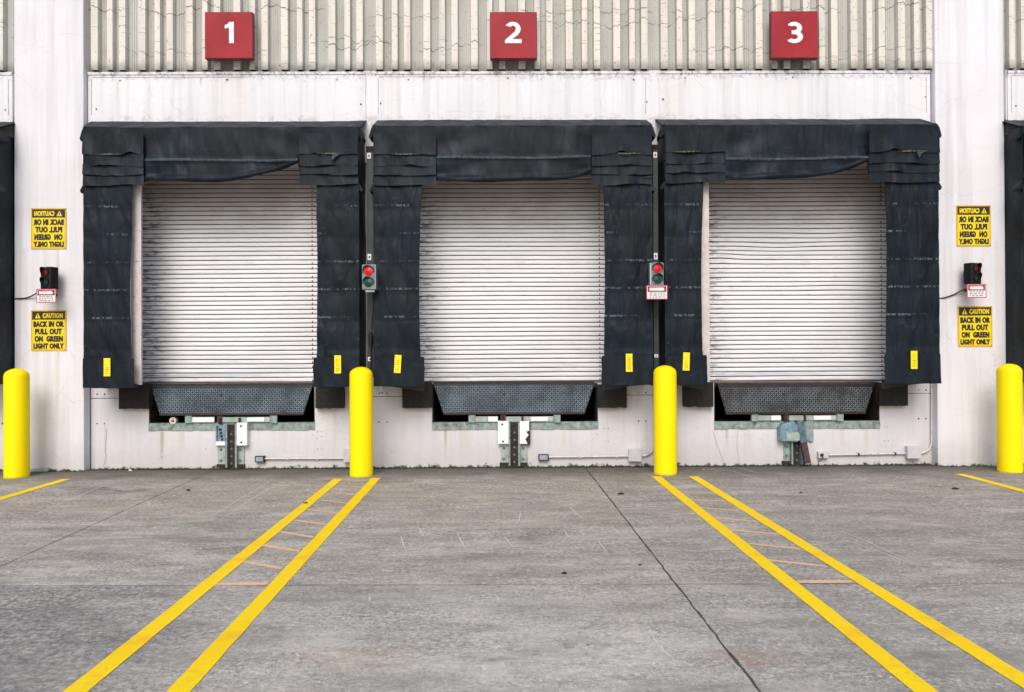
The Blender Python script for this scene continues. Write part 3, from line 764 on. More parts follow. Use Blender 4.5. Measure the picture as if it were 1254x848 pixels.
# roller doors
def roller_door(b, idx):
    Yd = 0.25
    x0, x1 = X(b['door'][0], 0), X(b['door'][1], 0)
    zb = Z(468.5 + b['py'], Yd, (b['door'][0] + b['door'][1]) / 2)
    zt = ZDTOP + 0.18
    pitch = 0.0672
    n = int((zt - zb) / pitch) + 1
    NX = 40
    m = MB()
    prof = [(0.0, 0.018, 1), (0.0095, 0.018, 1), (0.0115, 0.0, 0), (0.020, -0.0035, 0), (0.052, -0.0035, 0), (0.0650, 0.0, 0), (0.0672, 0.018, 0)]
    warp = {}
    rr = random.Random(100 + idx)
    ph = rr.uniform(0, 9)
    def dz(u, z):
        v = 0.0022 * math.sin(u * 5 + ph + z * 1.7)
        if idx == 3:      # bent slats on door 3
            for zc, amp, uc, sg in ((Z(298), -0.022, 0.42, 0.14), (Z(314), 0.026, 0.12, 0.09), (Z(286), -0.013, 0.62, 0.14), (Z(352), 0.014, 0.7, 0.15)):
                v += amp * math.exp(-((z - zc) / 0.09) ** 2) * math.exp(-((u - uc) / sg) ** 2)
        return v
    rows = []
    for s_ in range(n):
        for (h, yy, _m) in prof[:-1]:
            z = zb + s_ * pitch + h
            if z > zt: break
            jit = 0
            rows.append([Vector((x0 + (x1 - x0) * i / NX, Yd + yy + 0.004 * mnoise.noise(Vector((i * 0.25 + idx * 9, z * 2.0, 3.1))), z + dz(i / NX, z))) for i in range(NX + 1)])
    vs = [v for r_ in rows for v in r_]; fs0 = []; fs1 = []
    for j in range(len(rows) - 1):
        for i in range(NX):
            f = (j * (NX + 1) + i, j * (NX + 1) + i + 1, (j + 1) * (NX + 1) + i + 1, (j + 1) * (NX + 1) + i)
            (fs1 if j % 6 in (0, 5) else fs0).append(f)
    o = len(m.v)
    m.v += [tuple(v) for v in vs]
    for f in fs0: m.f.append(f); m.mi.append(0); m.sm.append(False)
    for f in fs1: m.f.append(f); m.mi.append(1); m.sm.append(False)
    # end-lock rivets near the right side
    for s_ in range(0, n - 1):
        if rr.random() < 0.75:
            xr = X(b['ci'][1] - 6, Yd)
            z = zb + s_ * pitch + 0.010
            m.box(xr - 0.004, xr + 0.006, Yd - 0.010, Yd, z, z + 0.030, 1)
    ob = m.build('roller_door', [M_SHUT, M_SLOT], bld, origin=(x0, 0, zb))
    bb = MB(); bb.box(x0 + 0.01, x1 - 0.01, Yd - 0.028, Yd + 0.02, zb - 0.036, zb - 0.001)
    bb.build('bottom_bar', M_BAR, ob, bevel=0.004)
    j_ = MB()
    if False:
        wj = (163.5, 172.6) if idx == 1 else (859, 868.6)
        j_.box(X(wj[0] - 6, -0.045), X(wj[1], -0.045), -0.045, 0.03, Z(471), Z(205))
    else: j_.box(x0 + 0.003, x0 + 0.06, 0.16, 0.235, ZDOCK + 0.01, Z(203))
    j_.box(x1 - 0.06, x1 - 0.003, 0.16, 0.235, ZDOCK + 0.01, Z(203))
    j_.each('door_jamb', M_JAMB, ob, bevel=0.004)
    return ob
for i, b in enumerate(BAYS):
    o = roller_door(b, i)
    o['label'] = ['roller door of the next bay beyond the left edge', 'white slatted roller door under red number 1', 'white slatted roller door under red number 2',
                  'white slatted roller door with a few bent slats under red number 3', 'roller door of the next bay beyond the right edge'][i]
# dock floor edge visible over the pit
m = MB()
for b in BAYS:
    m.box(X(b['pit'][0]) , X(b['pit'][1]), 0.10, 0.34, ZDOCK - 0.06, ZDOCK - 0.004)
m.each('dock_floor_edge', M_RUST, bld)

# ------------------------------------------------------------------ dock shelters
def fold(x, z, s, a):      # soft diagonal folds
    v = mnoise.noise(Vector((x * 3.2 + z * 1.5 + s, z * 0.9 - x * 0.6, s * 3.7)))
    v2 = mnoise.noise(Vector((x * 9 + z * 4.5 + s, z * 1.6, s * 1.3)))
    return a * v + a * 0.45 * v2
def shelter(b, idx, label):
    YF = -0.60
    xl, xr = X(b['xo'][0], YF), X(b['xo'][1], YF)
    mid = (b['xo'][0] + b['xo'][1]) / 2
    ZZ = lambda py, Y=YF: P(mid, py, Y).z
    ztop = ZZ(b['top'] + 8); zhb = ZZ(b['hb']); zsb = ZZ(b['sb'])
    ztw = P(mid, b['top'], 0).z
    root = thing('dock_shelter', ((xl + xr) / 2, 0, zsb), label, 'dock shelter', 'black fabric dock shelters framing the doors')
    # outer side walls and frame
    for sgn, xo in ((1, xl), (-1, xr)):
        m = MB()
        def fn(u, v, xo=xo, sgn=sgn):
            z = zsb + 0.02 + (ztop - 0.05 - zsb) * v; y = YF + 0.012 + (-0.005 - YF - 0.012) * u
            return Vector((xo + sgn * 0.010 - sgn * 0.012 * mnoise.noise(Vector((y * 4, z * 2, idx))), y, z))
        n = (6, 40)
        m.grid(fn, *n, flip=(sgn < 0)); m.grid(lambda u, v: fn(u, v) + Vector((sgn * 0.02, 0, 0)), *n, flip=(sgn > 0))
        m.build('side_wall', M_FAB, root)
    # hood: sloping top from the wall down to the front
    m = MB()
    def hood(u, v):
        x = xl - 0.02 + (xr - xl + 0.04) * u; sag = 0.012 * mnoise.noise(Vector((x * 1.7, idx * 5, v)))
        rag = 0.010 * mnoise.noise(Vector((x * 9, idx * 3, 0.2))) if v > 0.99 else 0
        return Vector((x - (0.17 if idx == 1 and u < 0.02 else 0) * (v), YF + (0 - YF) * v, ztop + (ztw - ztop) * v + sag + rag))
    m.grid(hood, 60, 4); m.grid(lambda u, v: hood(u, v) - Vector((0, 0, 0.015)), 60, 4, flip=True)
    # front roll of the hood
    m.build('hood', M_FAB, root)
    for sgn, xo in ((-1, xl), (1, xr)):        # little drip ears at the corners
        e = MB()
        e.prism([(xo - sgn * 0.02, ztop + 0.03), (xo + sgn * 0.03, ztop - 0.03), (xo + sgn * 0.062, ztop - 0.15), (xo + sgn * 0.045, ztop - 0.185), (xo - sgn * 0.01, ztop - 0.12)], YF + 0.01, YF + 0.22)
        e.prism([(xo - sgn * 0.02, zhb + 0.02), (xo + sgn * 0.055, zhb - 0.11), (xo + sgn * 0.04, zhb - 0.15), (xo - sgn * 0.03, zhb - 0.09)], YF + 0.0, YF + 0.16)
        e.each('corner_flap', M_FAB, root, bevel=0.006)
    # head curtain
    cpl, cpr = X(b['cp'][0], YF), X(b['cp'][1], YF)
    rise = {0: 0.26, 1: 0.26, 2: 0.13, 3: 0.25, 4: 0.2}[idx]
    start = {0: .55, 1: .50, 2: .72, 3: .52, 4: .5}[idx]
    zc = zhb
    zseam = ZZ({1: 197, 2: 193.5, 3: 195}.get(idx, 196))
    def head(u, v):
        x = xl + (xr - xl) * u
        t = (x - cpl) / (cpr - cpl)
        zb_ = zc + 0.012 * math.sin(t * 9 + idx) * (1 if 0 < t < 1 else 0)
        if 0 <= t <= 1:
            if t > start: zb_ += rise * ((t - start) / (1 - start)) ** 1.7
            if t < 0.06: zb_ += 0.015
        z = zb_ + (ztop - zb_) * v
        sag = 0.0
        if 0 <= t <= 1:      # drape hanging from the two upper corners
            sag = -0.028 * (1 - v) * (0.6 + math.sin(t * math.pi))
            dr = 0.030 * math.sin((z - ztop) * 14 + 5.5 * abs(t - 0.5) * 2 + mnoise.noise(Vector((x, idx, 0))) * 2) * (1 - v) ** 0.6 * min(1, abs(t - 0.5) * 2.2)
            sag += dr * 0.8
        y = YF + sag + fold(x, z, idx * 7.1, 0.030) * (1 - 0.7 * v)
        if abs(z - zseam) < 0.045: y -= 0.012 * (1 - abs(z - zseam) / 0.045)
        if v < 0.12: y -= 0.020 * math.sin(v / 0.12 * math.pi)
        return Vector((x, y, z))
    m = MB(); m.sheet(head, 110, 44, 0.014)
    hc = m.build('head_curtain', M_FAB, root)
    # worn stitched seam across the middle
    m = MB()
    def seam(u, v):
        x = cpl + 0.01 + (cpr - cpl - 0.02) * u; t = u
        zb_ = zc + (rise * ((t - start) / (1 - start)) ** 1.7 if t > start else 0)
        z = zseam + 0.010 * math.sin(u * 5 + idx) + (v - 0.5) * 0.035
        z = max(z, zb_ + 0.02 + v * 0.02)
        vv = (z - zb_) / (ztop - zb_)
        q_ = head((x - xl) / (xr - xl), min(max(vv, 0), 1))
        return Vector((x, q_.y - 0.006 - 0.004 * math.sin(v * math.pi), z))
    m.sheet(seam, 110, 3, 0.004); m.build('seam_strip', M_SEAM, hc)
    # corner pads of four overlapping flaps
    rr = random.Random(idx * 31 + 5)
    zp = [ZZ(b['hb'] - 56), ZZ(b['hb'] - 32), ZZ(b['hb'] - 18.5), ZZ(b['hb'] - 7.5), ZZ(b['hb'] + 4.5)]
    for side in (0, 1):
        xa, xb = (xl + 0.012, cpl) if side == 0 else (cpr, xr - 0.005)
        m = MB()
        for f in range(4):
            z1 = zp[f] + 0.03; z0 = zp[f + 1]
            ph, am = rr.uniform(0, 6), rr.uniform(0.006, 0.014)
            tearu = rr.uniform(0.3, 0.8); ta = (0.018 if rr.random() < 0.6 else 0.035) if f == 0 else rr.uniform(0, 0.02)
            def fl(u, v, z0=z0, z1=z1, f=f, ph=ph, am=am, tearu=tearu, ta=ta):
                x = xa + (xb - xa) * u
                e = am * math.sin(u * 6 + ph) + 0.006 * mnoise.noise(Vector((x * 14, f, idx)))
                if f < 3:
                    e += ta * math.exp(-((u - tearu) / 0.10) ** 2) * (1 - v)
                    if f == 0: e += 0.012 * mnoise.noise(Vector((x * 45, 3, idx))) * math.exp(-((u - tearu) / 0.25) ** 2)
                z = z0 + e * (1 - v) + (z1 - z0) * v
                y = YF - 0.034 - 0.007 * (3 - f) - 0.012 * (1 - v) ** 2 - 0.02 * math.exp(-((u - tearu) / 0.12) ** 2) * (1 - v) + fold(x, z, idx + f * 0.3 + side * 5, 0.022)
                return Vector((x, y, z))
            m.sheet(fl, 34, 7, 0.008)
        # top backing strip joining the pad to the head
        pd = m.build('corner_pad', M_FAB, root)
        # dark slit shadow gaps have torn foam fibres
        m = MB()
        tu = rr.uniform(0.35, 0.75)
        pts_ = []
        n_ = 26
        for q_ in range(n_ + 1):
            t = q_ / n_; u = tu - 0.24 + 0.48 * t; u = min(0.97, max(0.03, u)); x = xa + (xb - xa) * u
            hh = math.sin(t * math.pi) * (0.002 + 0.011 * rr.random())
            pts_.append((x, zp[1] + 0.008 + rr.uniform(-.004, .004), hh))
        yy = YF - 0.082
        vs_ = [(x, yy, z + h) for x, z, h in pts_] + [(x, yy - 0.004, z - h) for x, z, h in pts_]
        m.add(vs_, [(i + n_ + 1, i + n_ + 2, i + 1, i) for i in range(n_)])
        # a hanging torn tongue
        ux = xa + (xb - xa) * min(0.8, tu + 0.05)
        if rr.random() < 0.6: m.add([(ux, YF - 0.085, zp[1] - 0.005), (ux + 0.10, YF - 0.085, zp[1] + 0.0), (ux + 0.045, YF - 0.105, zp[1] - 0.045), (ux + 0.005, YF - 0.135, zp[1] - 0.095), (ux - 0.008, YF - 0.12, zp[1] - 0.05)], [(0, 1, 2, 3, 4), (4, 3, 2, 1, 0)], 1)
        m.build('torn_edge', [M_FOAM, M_SEAM], pd)
    # side curtains
    for side in (0, 1):
        xo = xl if side == 0 else xr
        ci = X(b['ci'][side], YF)
        zt = zhb + 0.06
        def sc(u, v, side=side, xo=xo, ci=ci):
            z = zsb + (zt - zsb) * v
            bow = 0.030 * math.sin(v * math.pi * 1.15) if side == 0 else -0.012 * math.sin(v * math.pi * 2.2 + 0.6)
            inn = ci - (bow if side == 0 else -bow * 0.6) + 0.006 * mnoise.noise(Vector((z * 6, idx, side)))
            x = (xo + (inn - xo) * u) if side == 0 else (inn + (xo - inn) * u)
            edge = u if side == 0 else (1 - u)          # 1 at the loose inner edge
            seg_ = (z - 20.13 * 0) % 0.387
            puck = 0.010 * abs(math.sin((z + 20.13) / 0.387 * math.pi + math.pi * 0.5))
            y = YF + 0.010 * (1 - edge) - puck * 0.9 + fold(x, z, idx * 3.3 + side * 11, 0.030) * (0.3 + 0.7 * edge)
            return Vector((x, y - 0.012, z))
        m = MB(); m.sheet(sc, 30, 110, 0.014)
        cur = m.build('side_curtain', M_FABS, root)
        if side == 0 and idx in (1, 3):
            t0, t1 = (161.0, 172.8) if idx == 1 else (859.0, 868.8)
            m = MB(); Yt = -0.47
            m.grid(lambda u, v: Vector((X(t0, Yt) + (X(t1, Yt) - X(t0, Yt)) * u + 0.004 * mnoise.noise(Vector((v * 9, idx, 0))), Yt - 0.01 * math.sin(u * 3.14), P(mid, b['sb'] - 3, Yt).z + (zhb + 0.1 - P(mid, b['sb'] - 3, Yt).z) * v)), 4, 40)
            m.box(X(t0, Yt), X(t1, Yt) - 0.004, Yt + 0.004, Yt + 0.05, P(mid, b['sb'] - 3, Yt).z, zhb + 0.1)
            m.build('inner_trim', M_JAMB, root)
        # reinforced foot of the curtain
        zw = P(mid, b['sb'] - 36, YF).z
        m = MB()
        def wp(u, v, side=side, xo=xo, ci=ci):
            z = zsb - 0.006 + (zw - zsb) * v
            inn = ci + (0.035 if side == 0 else -0.05) + 0.010 * mnoise.noise(Vector((z * 8, idx, side + 4)))
            if v > 0.93: inn += (-1 if side == 0 else 1) * 0.012
            x = (xo + 0.006 + (inn - xo) * u) if side == 0 else (inn + (xo - 0.006 - inn) * u)
            e = 0.012 * mnoise.noise(Vector((x * 7, idx, side))) * (1 - v)
            return Vector((x, YF - 0.038 - 0.012 * (1 - v) + fold(x, z, idx * 2.3 + side * 7, 0.020) - 0.012 * math.sin(u * math.pi), z + e))
        m.sheet(wp, 22, 14, 0.012)
        ft = m.build('foot_patch', M_FAB, root)
        # yellow tag
        tags = {1: ((131, 450), (413.5, 446.5)), 2: ((487, 446), (770.5, 444.5)), 3: ((840.5, 443), (1119.5, 441))}.get(idx)
        if tags:
            tx, ty = tags[side]; p = P(tx, ty, YF - 0.075)
            tilt = {(2, 0): 0.06, (3, 0): 0.04, (1, 0): 0.0}.get((idx, side), 0.0)
            t_ = MB(); t_.box(p.x - 0.046, p.x + 0.046, p.y, p.y + 0.004, p.z - 0.125, p.z + 0.125, 0, rot=(0, tilt, 0))
            for q_ in range(7):
                zz = p.z - 0.09 + q_ * 0.026
                if rr.random() < 0.8: t_.box(p.x - 0.02, p.x + 0.012 + rr.uniform(0, .015), p.y - 0.0015, p.y, zz, zz + 0.012, 1, rot=(0, tilt, 0), piv=(p.x, p.y, p.z))
            t_.build('yellow_tag', [M_TAG, M_TAGI], ft)
        # slanting rubber skirt under the foot
        if idx in (1, 2, 3):
            s_ = MB()
            sx0, sx1 = (xo + 0.04, ci + 0.02) if side == 0 else (ci - 0.02, xo - 0.04)
            near = sx1 if side == 0 else sx0; far = sx0 if side == 0 else sx1
            sl_ = [(far, zsb + 0.04), (near, zsb + 0.04), (near, zsb - 0.085 if not (idx == 1 and side == 0) else zsb - 0.01), (far + (near - far) * 0.35, zsb - 0.02), (far, zsb - 0.005)]
            s_.prism(sl_, YF + 0.10, YF + 0.115)
            s_.build('rubber_skirt', M_FLAP, root)
    return root
LBL = ['black fabric dock shelter cut off by the left edge of the photo', 'black fabric dock shelter with torn corner pads around door 1',
       'black fabric dock shelter around the middle door 2', 'black fabric dock shelter around door 3, its head curtain drooping', 'black fabric dock shelter cut off by the right edge of the photo']
for i, b in enumerate(BAYS): shelter(b, i, LBL[i])

# ------------------------------------------------------------------ dock bumpers
BUMP = [((145, 182), (470, 501), 'left of the pit under door 1'), ((385.5, 420), (474, 500.5), 'right of the pit under door 1'), ((492, 528), (468, 500), 'left of the pit under door 2'),
        ((732, 767), (471, 499.5), 'right of the pit under door 2'), ((837, 873), (469, 498.5), 'left of the pit under door 3'), ((1076, 1111), (469, 497.5), 'right of the pit under door 3')]
for (xa, xb), (ya, yb), where in BUMP:
    yf = -0.11
    x0, x1 = X(xa, yf), X(xb, yf); mx = (xa + xb) / 2; z1, z0 = P(mx, ya, yf).z, P(mx, yb, yf).z
    root = thing('dock_bumper', ((x0 + x1) / 2, 0, z0), 'black rubber dock bumper block ' + where, 'dock bumper', 'black rubber bumper blocks beside the pits')
    m = MB(); n = 9
    for q_ in range(n):
        a = x0 + (x1 - x0) * q_ / n; bb = x0 + (x1 - x0) * (q_ + 1) / n
        m.box(a + 0.0003, bb - 0.0003, yf + rnd.uniform(0, .003), -0.012, z0 + rnd.uniform(-.006, .006), z1 + rnd.uniform(-.004, .004))
    m.build('rubber_block', M_RUB, root, bevel=0.0015)
    m = MB(); m.box(x0 - 0.004, x1 + 0.004, -0.012, -0.001, z0 + 0.03, z1 - 0.03); m.build('back_plate', M_RUST, root)

# ------------------------------------------------------------------ dock levellers
def leveller(i, xt0, xt1, xb0, xb1, yt, yb, dark, label):
    yh, yl = -0.015, -0.07
    mid = (xt0 + xt1) / 2
    A = P(xt0, yt, yh); Bq = P(xt1, yt, yh); C0 = P(xb0, yb, yl); C1 = P(xb1, yb, yl)
    zt, zb = A.z * 0.5 + Bq.z * 0.5, C0.z * 0.5 + C1.z * 0.5
    root = thing('dock_leveller', ((A.x + Bq.x) / 2, 0, zb), label, 'dock leveller', 'steel dock levellers in the pits')
    def pl(u, v, d=0.0):     # u along x, v 0 bottom..1 top
        x = (C0.x + (C1.x - C0.x) * u) * (1 - v) + (A.x + (Bq.x - A.x) * u) * v
        return Vector((x, yl + (yh - yl) * v - d, zb + (zt - zb) * v))
    m = MB(); m.sheet(lambda u, v: pl(u, v), 24, 4, 0.014)
    # raised tread lugs in alternating diagonals
    px_, L, Wd = 0.0300, 0.0185, 0.0072
    nz = int((zt - zb) / px_); nx = int((Bq.x - A.x) / px_)
    rr = random.Random(i)
    for a in range(1, nx):
        for b in range(1, nz):
            x = A.x + a * px_ ; v = (b) * px_ / (zt - zb)
            xl = C0.x * (1 - v) + A.x * v + 0.012; xr = C1.x * (1 - v) + Bq.x * v - 0.012
            if not (xl < x < xr) or v > 0.97: continue
            z = zb + v * (zt - zb); y = yl + (yh - yl) * v
            s_ = 1 if (a + b) % 2 else -1
            an = s_ * math.pi / 4; dx, dz = math.cos(an), math.sin(an); nx_, nz_ = -dz, dx
            pts = [(x + dx * L, y, z + dz * L), (x + nx_ * Wd, y, z + nz_ * Wd), (x - dx * L, y, z - dz * L), (x - nx_ * Wd, y, z - nz_ * Wd)]
            pts = [(q_[0], q_[1] - 0.0005 + (q_[2] - z) * (yh - yl) / (zt - zb), q_[2]) for q_ in pts] + [(x, y - 0.006, z)]
            m.add(pts, [(3, 2, 1, 0), (0, 1, 4), (1, 2, 4), (2, 3, 4), (3, 0, 4), (4, 1, 0), (4, 2, 1), (4, 3, 2), (4, 0, 3)], 1)
    h_ = pl((mid * 0 + 0.435) if i != 3 else 0.42, 0.65)
    m.cyl(h_ + Vector((0, -0.008, 0)), (0, 1, 0), 0.017, 0.006, 10, 2)
    m.build('lip_plate', [M_TREAD2 if dark else M_TREAD, M_LUG2 if dark else M_LUG, M_DARK], root)
    m = MB(); m.cyl((A.x, 0.0, zt + 0.008), (1, 0, 0), 0.014, Bq.x - A.x, 10); m.box(A.x, Bq.x, 0.0, 0.09, zt + 0.012, zt + 0.03)
    m.build('lip_hinge', M_RUST, root)
    m = MB(); m.box(C0.x + 0.02, C1.x - 0.02, 0.02, 0.05, zb - 0.03, zb + 0.05); m.box(C0.x, C1.x, yl - 0.006, yl + 0.02, zb - 0.014, zb + 0.001)
    m.build('front_header', M_RUST, root)
    # lip keepers: bar in two lengths with brackets, on the pit sill
    def bar(a, b, y0, y1, mat, name='lip_keeper', Y=-0.045, dpt=0.03, bev=0.004):
        mm = MB(); mx = (a + b) / 2 + ox
        mm.box(X(a, Y), X(b, Y), Y, Y + dpt, P(mx, y1, Y).z, P(mx, y0, Y).z); mm.build(name, mat, root, bevel=bev)
    dy = {1: 0, 2: -0.7, 3: -2.2}[i]
    ox = {1: 0, 2: 347, 3: 693}[i]
    bar(234, 262, 511 + dy, 517.5 + dy, M_WPL); bar(272, 330, 511 + dy, 517.5 + dy, M_GALV); bar(302, 323, 511.5 + dy, 516.5 + dy, M_WPL, 'keeper_plate', -0.049, 0.004, 0.0015)
    if i != 1: bar(234 + 0, 250, 511 + dy, 517 + dy, M_GALV, 'keeper_plate', -0.049, 0.004, 0.0015)
    for a in (226, 330): bar(a, a + 8.5, 509 + dy, 518.5 + dy, M_GREEN, 'keeper_bracket', -0.06, 0.05)
    bar(265, 272, 509 + dy, 518 + dy, M_RUSTR, 'keeper_bracket', -0.05, 0.05)
    return root
# shift helper: keepers are drawn for bay 1 and moved with the bay
_X = X
def make_lev(i, *a):
    global X
    sh = {1: 0, 2: 347.0, 3: 693.5}[i]
    def Xs(px, Y=0.0, py=350): return _X(px + (sh if px < 345 else 0), Y, py)
    X = Xs
    try: return leveller(i, *a)
    finally: X = _X
make_lev(1, 184.5, 383, 195.5, 371.5, 472.5, 507.5, False, 'blue grey tread plate dock leveller lip hanging below door 1')
make_lev(2, 531, 728, 543, 716, 470.5, 506.5, False, 'blue grey tread plate dock leveller lip hanging below door 2')
make_lev(3, 879, 1071, 889, 1060, 471.5, 506, True, 'darker worn tread plate dock leveller lip hanging below door 3')
# small round roller end in the first pit
m = MB(); p = P(211.5, 515.5, -0.03); m.cyl(p, (0, 1, 0), 0.052, 0.08, 24); m.cyl(p + Vector((0, -0.006, 0)), (0, 1, 0), 0.02, 0.01, 12, 1); m.cyl(p + Vector((0, -0.009, 0)), (0, 1, 0), 0.008, 0.01, 8, 0)
o = m.build('paint_can', [simple('cream_disc', (0.62, 0.56, 0.46), 0.6, var=0.2, scale=30), M_RUST], origin=(p.x, p.y, p.z - 0.05), bevel=0.003)
tag(o, 'small round cream can lying on the steel sill of the pit under door 1', 'can')

# ------------------------------------------------------------------ truck restraints
def restraint(cx, yt, yb, label, kind):
    """cx photo x of the centre channel, yt / yb photo y of top and ground"""
    p0 = P(cx, yb, -0.06)
    root = thing('truck_restraint', (p0.x, 0, 0.0), label, 'truck restraint', 'steel truck restraints bolted below the doors')
    def bx(mb, a, b, y0, y1, Y, d, mi=0, rot=None):
        mx = cx + (a + b) / 2
        mb.box(_X(cx + a, Y), _X(cx + b, Y), Y, Y + d, P(mx, y1, Y).z, P(mx, y0, Y).z, mi, rot)
    def bolt(mb, a, y, Y, mi=1, r=0.014):
        q_ = P(cx + a, y, Y); mb.cyl(q_ + Vector((0, -0.012, 0)), (0, 1, 0), r, 0.014, 6, mi, smooth=False)
        mb.cyl(q_ + Vector((0, -0.003, 0)), (0, 1, 0), r * 1.6, 0.004, 14, mi)
    # centre channel
    m = MB()
    bx(m, -6, 6, yt + 2, yb + 2, -0.018, 0.016, 0)
    bx(m, -7, -5, yt + 2, yb + 1, -0.085, 0.083, 1); bx(m, 4.6, 7, yt + 2, yb + 1, -0.085, 0.083, 1)
    for q_ in range(5): bolt(m, 1.0, yt + 14 + q_ * 9, -0.018, 2, 0.010)
    m.build('channel', [M_RUST, M_GREEN, M_BOLT], root)
    # foot straps
    for a, b in ((-16.5, -7), (7, 16)) if kind != 'bent' else ((-16.5, -9),):
        m = MB(); bx(m, a, b, yb - 27, yb - 3, -0.022, 0.02, 0)
        q0 = P(cx + a, yb - 3, -0.022); q1 = P(cx + b, yb - 3, -0.022)
        bolt(m, (a + b) / 2, yb - 21, -0.022); bolt(m, (a + b) / 2, yb - 7.5, -0.022)
        m.build('mounting_strap', [M_GALV, M_BOLT], root, bevel=0.003)
        m = MB(); bx(m, a - 1.5, b, yb - 3, yb + 1, -0.05, 0.045); m.build('foot_plate', M_RUST, root)
    if kind == 'broken_left':
        m = MB(); bx(m, -19, -7, yt + 3, yb - 26, -0.04, 0.03, 0); bx(m, -19, -7.5, yb - 31, yb - 26, -0.075, 0.035, 1)
        bx(m, -19, -17.6, yt + 3, yb - 31, -0.075, 0.035, 0); bx(m, -8.8, -7.4, yt + 3, yb - 31, -0.075, 0.035, 0)
        for q_ in range(5): bx(m, -15 + q_ * 0.9, -11.5 + q_ * 0.6, yt + 7 + q_ * 4, yt + 10 + q_ * 4, -0.045, 0.006, 2)
        m.build('open_cover', [M_BLUE, M_WPL, M_DARK], root, bevel=0.003)
        m = MB(); bx(m, 6.8, 19.5, yt, yb - 26, -0.10, 0.09, 0); bolt(m, 12.5, yt + 4, -0.10, 1, 0.009); bolt(m, 13, yb - 30, -0.10, 1, 0.009)
        m.build('cover_box', [M_WPL, M_RUST], root, bevel=0.006)
    elif kind == 'broken_right':
        m = MB(); bx(m, -20, -7, yt, yb - 26, -0.10, 0.09, 0, ); bolt(m, -14, yt + 4, -0.10, 1, 0.009); bolt(m, -13, yb - 29, -0.10, 1, 0.009)
        m.build('cover_box', [M_WPL, M_RUST], root, bevel=0.006)
        m = MB(); Y = -0.09
        pts = [(7.5, yt), (19, yt), (19, yt + 12), (15.5, yt + 13), (18.5, yt + 17), (14.5, yt + 22), (17, yb - 26), (7.5, yb - 26)]
        m.prism([(P(cx + a, b, Y).x, P(cx + a, b, Y).z) for a, b in pts], Y, Y + 0.012, 0)
        bx(m, 7.5, 19.5, yt + 1, yb - 25, -0.075, 0.065, 1)
        m.build('broken_cover', [M_WPL, M_RUST], root, bevel=0.003)
    else:   # bent: swollen blue hood on the left, twisted bars on the right
        m = MB(); Y = -0.15
        q_ = lambda a, b, yy: P(cx + a, b, yy)
        pts = [(-20, yt + 10), (-15, yt + 5), (-2, yt + 2), (3, yt + 8), (3, yb - 26), (-19.5, yb - 27)]
        pts = [(a, b) for a, b in pts]
        m.prism([(q_(a, b, Y).x, q_(a, b, Y).z) for a, b in pts], Y, -0.01, 0)
        m.build('swollen_cover', [M_DBLUE if 0 else M_BLUE], root, bevel=0.018, seg=3)
        m = MB(); bx(m, -13, 3, yb - 38, yb - 28, -0.156, 0.005, 0); m.build('pale_patch', M_GALV, root, bevel=0.001)
        m = MB(); bx(m, 8, 20, yt - 4, yt + 26, -0.03, 0.025, 0); bx(m, 15, 20, yt + 22, yb - 27, -0.04, 0.03, 0); m.build('side_plate', M_GREEN, root, bevel=0.003)
        m = MB(); A = P(cx + 4, yt + 2, -0.13); Bq = P(cx + 15, yb + 0, -0.16)
        d = Bq - A; L = d.length; ang = math.atan2(d.x, -d.z)
        c_ = (A + Bq) / 2
        m.box(c_.x - 0.045, c_.x + 0.045, c_.y - 0.01, c_.y + 0.03, c_.z - L / 2, c_.z, 1, rot=(0, -ang, 0), piv=c_)
        m.box(c_.x - 0.050, c_.x + 0.050, c_.y - 0.012, c_.y + 0.03, c_.z, c_.z + L / 2, 0, rot=(0, -ang, 0), piv=c_)
        m.build('twisted_hook', [M_DBLUE, M_RUSTR], root, bevel=0.005)
        m = MB(); bx(m, 5, 12, yt + 28, yb - 0, -0.10, 0.02, 0); m.build('bent_bracket', M_DBLUE, root, bevel=0.004)
        m = MB(); bx(m, -16, -9, yb - 27, yb - 2, -0.03, 0.02, 0); bolt(m, -12, yb - 10, -0.03, 1); m.build('mounting_strap', [M_GREEN, M_BOLT], root)
    # hooks on top
    m = MB()
    for a in (-14, 10):
        bx(m, a - 1.2, a + 1.2, yt - 6, yt + 2, -0.075, 0.03, 0)
    m.each('hook_lug', M_RUST, root, bevel=0.004)
    return root
restraint(282.5, 518, 572, 'steel truck restraint with its left cover open, below door 1', 'broken_left')
restraint(629, 516, 570, 'steel truck restraint with broken right cover, below door 2', 'broken_right')
restraint(975, 514, 568, 'bent blue steel truck restraint with twisted hook, below door 3', 'bent')

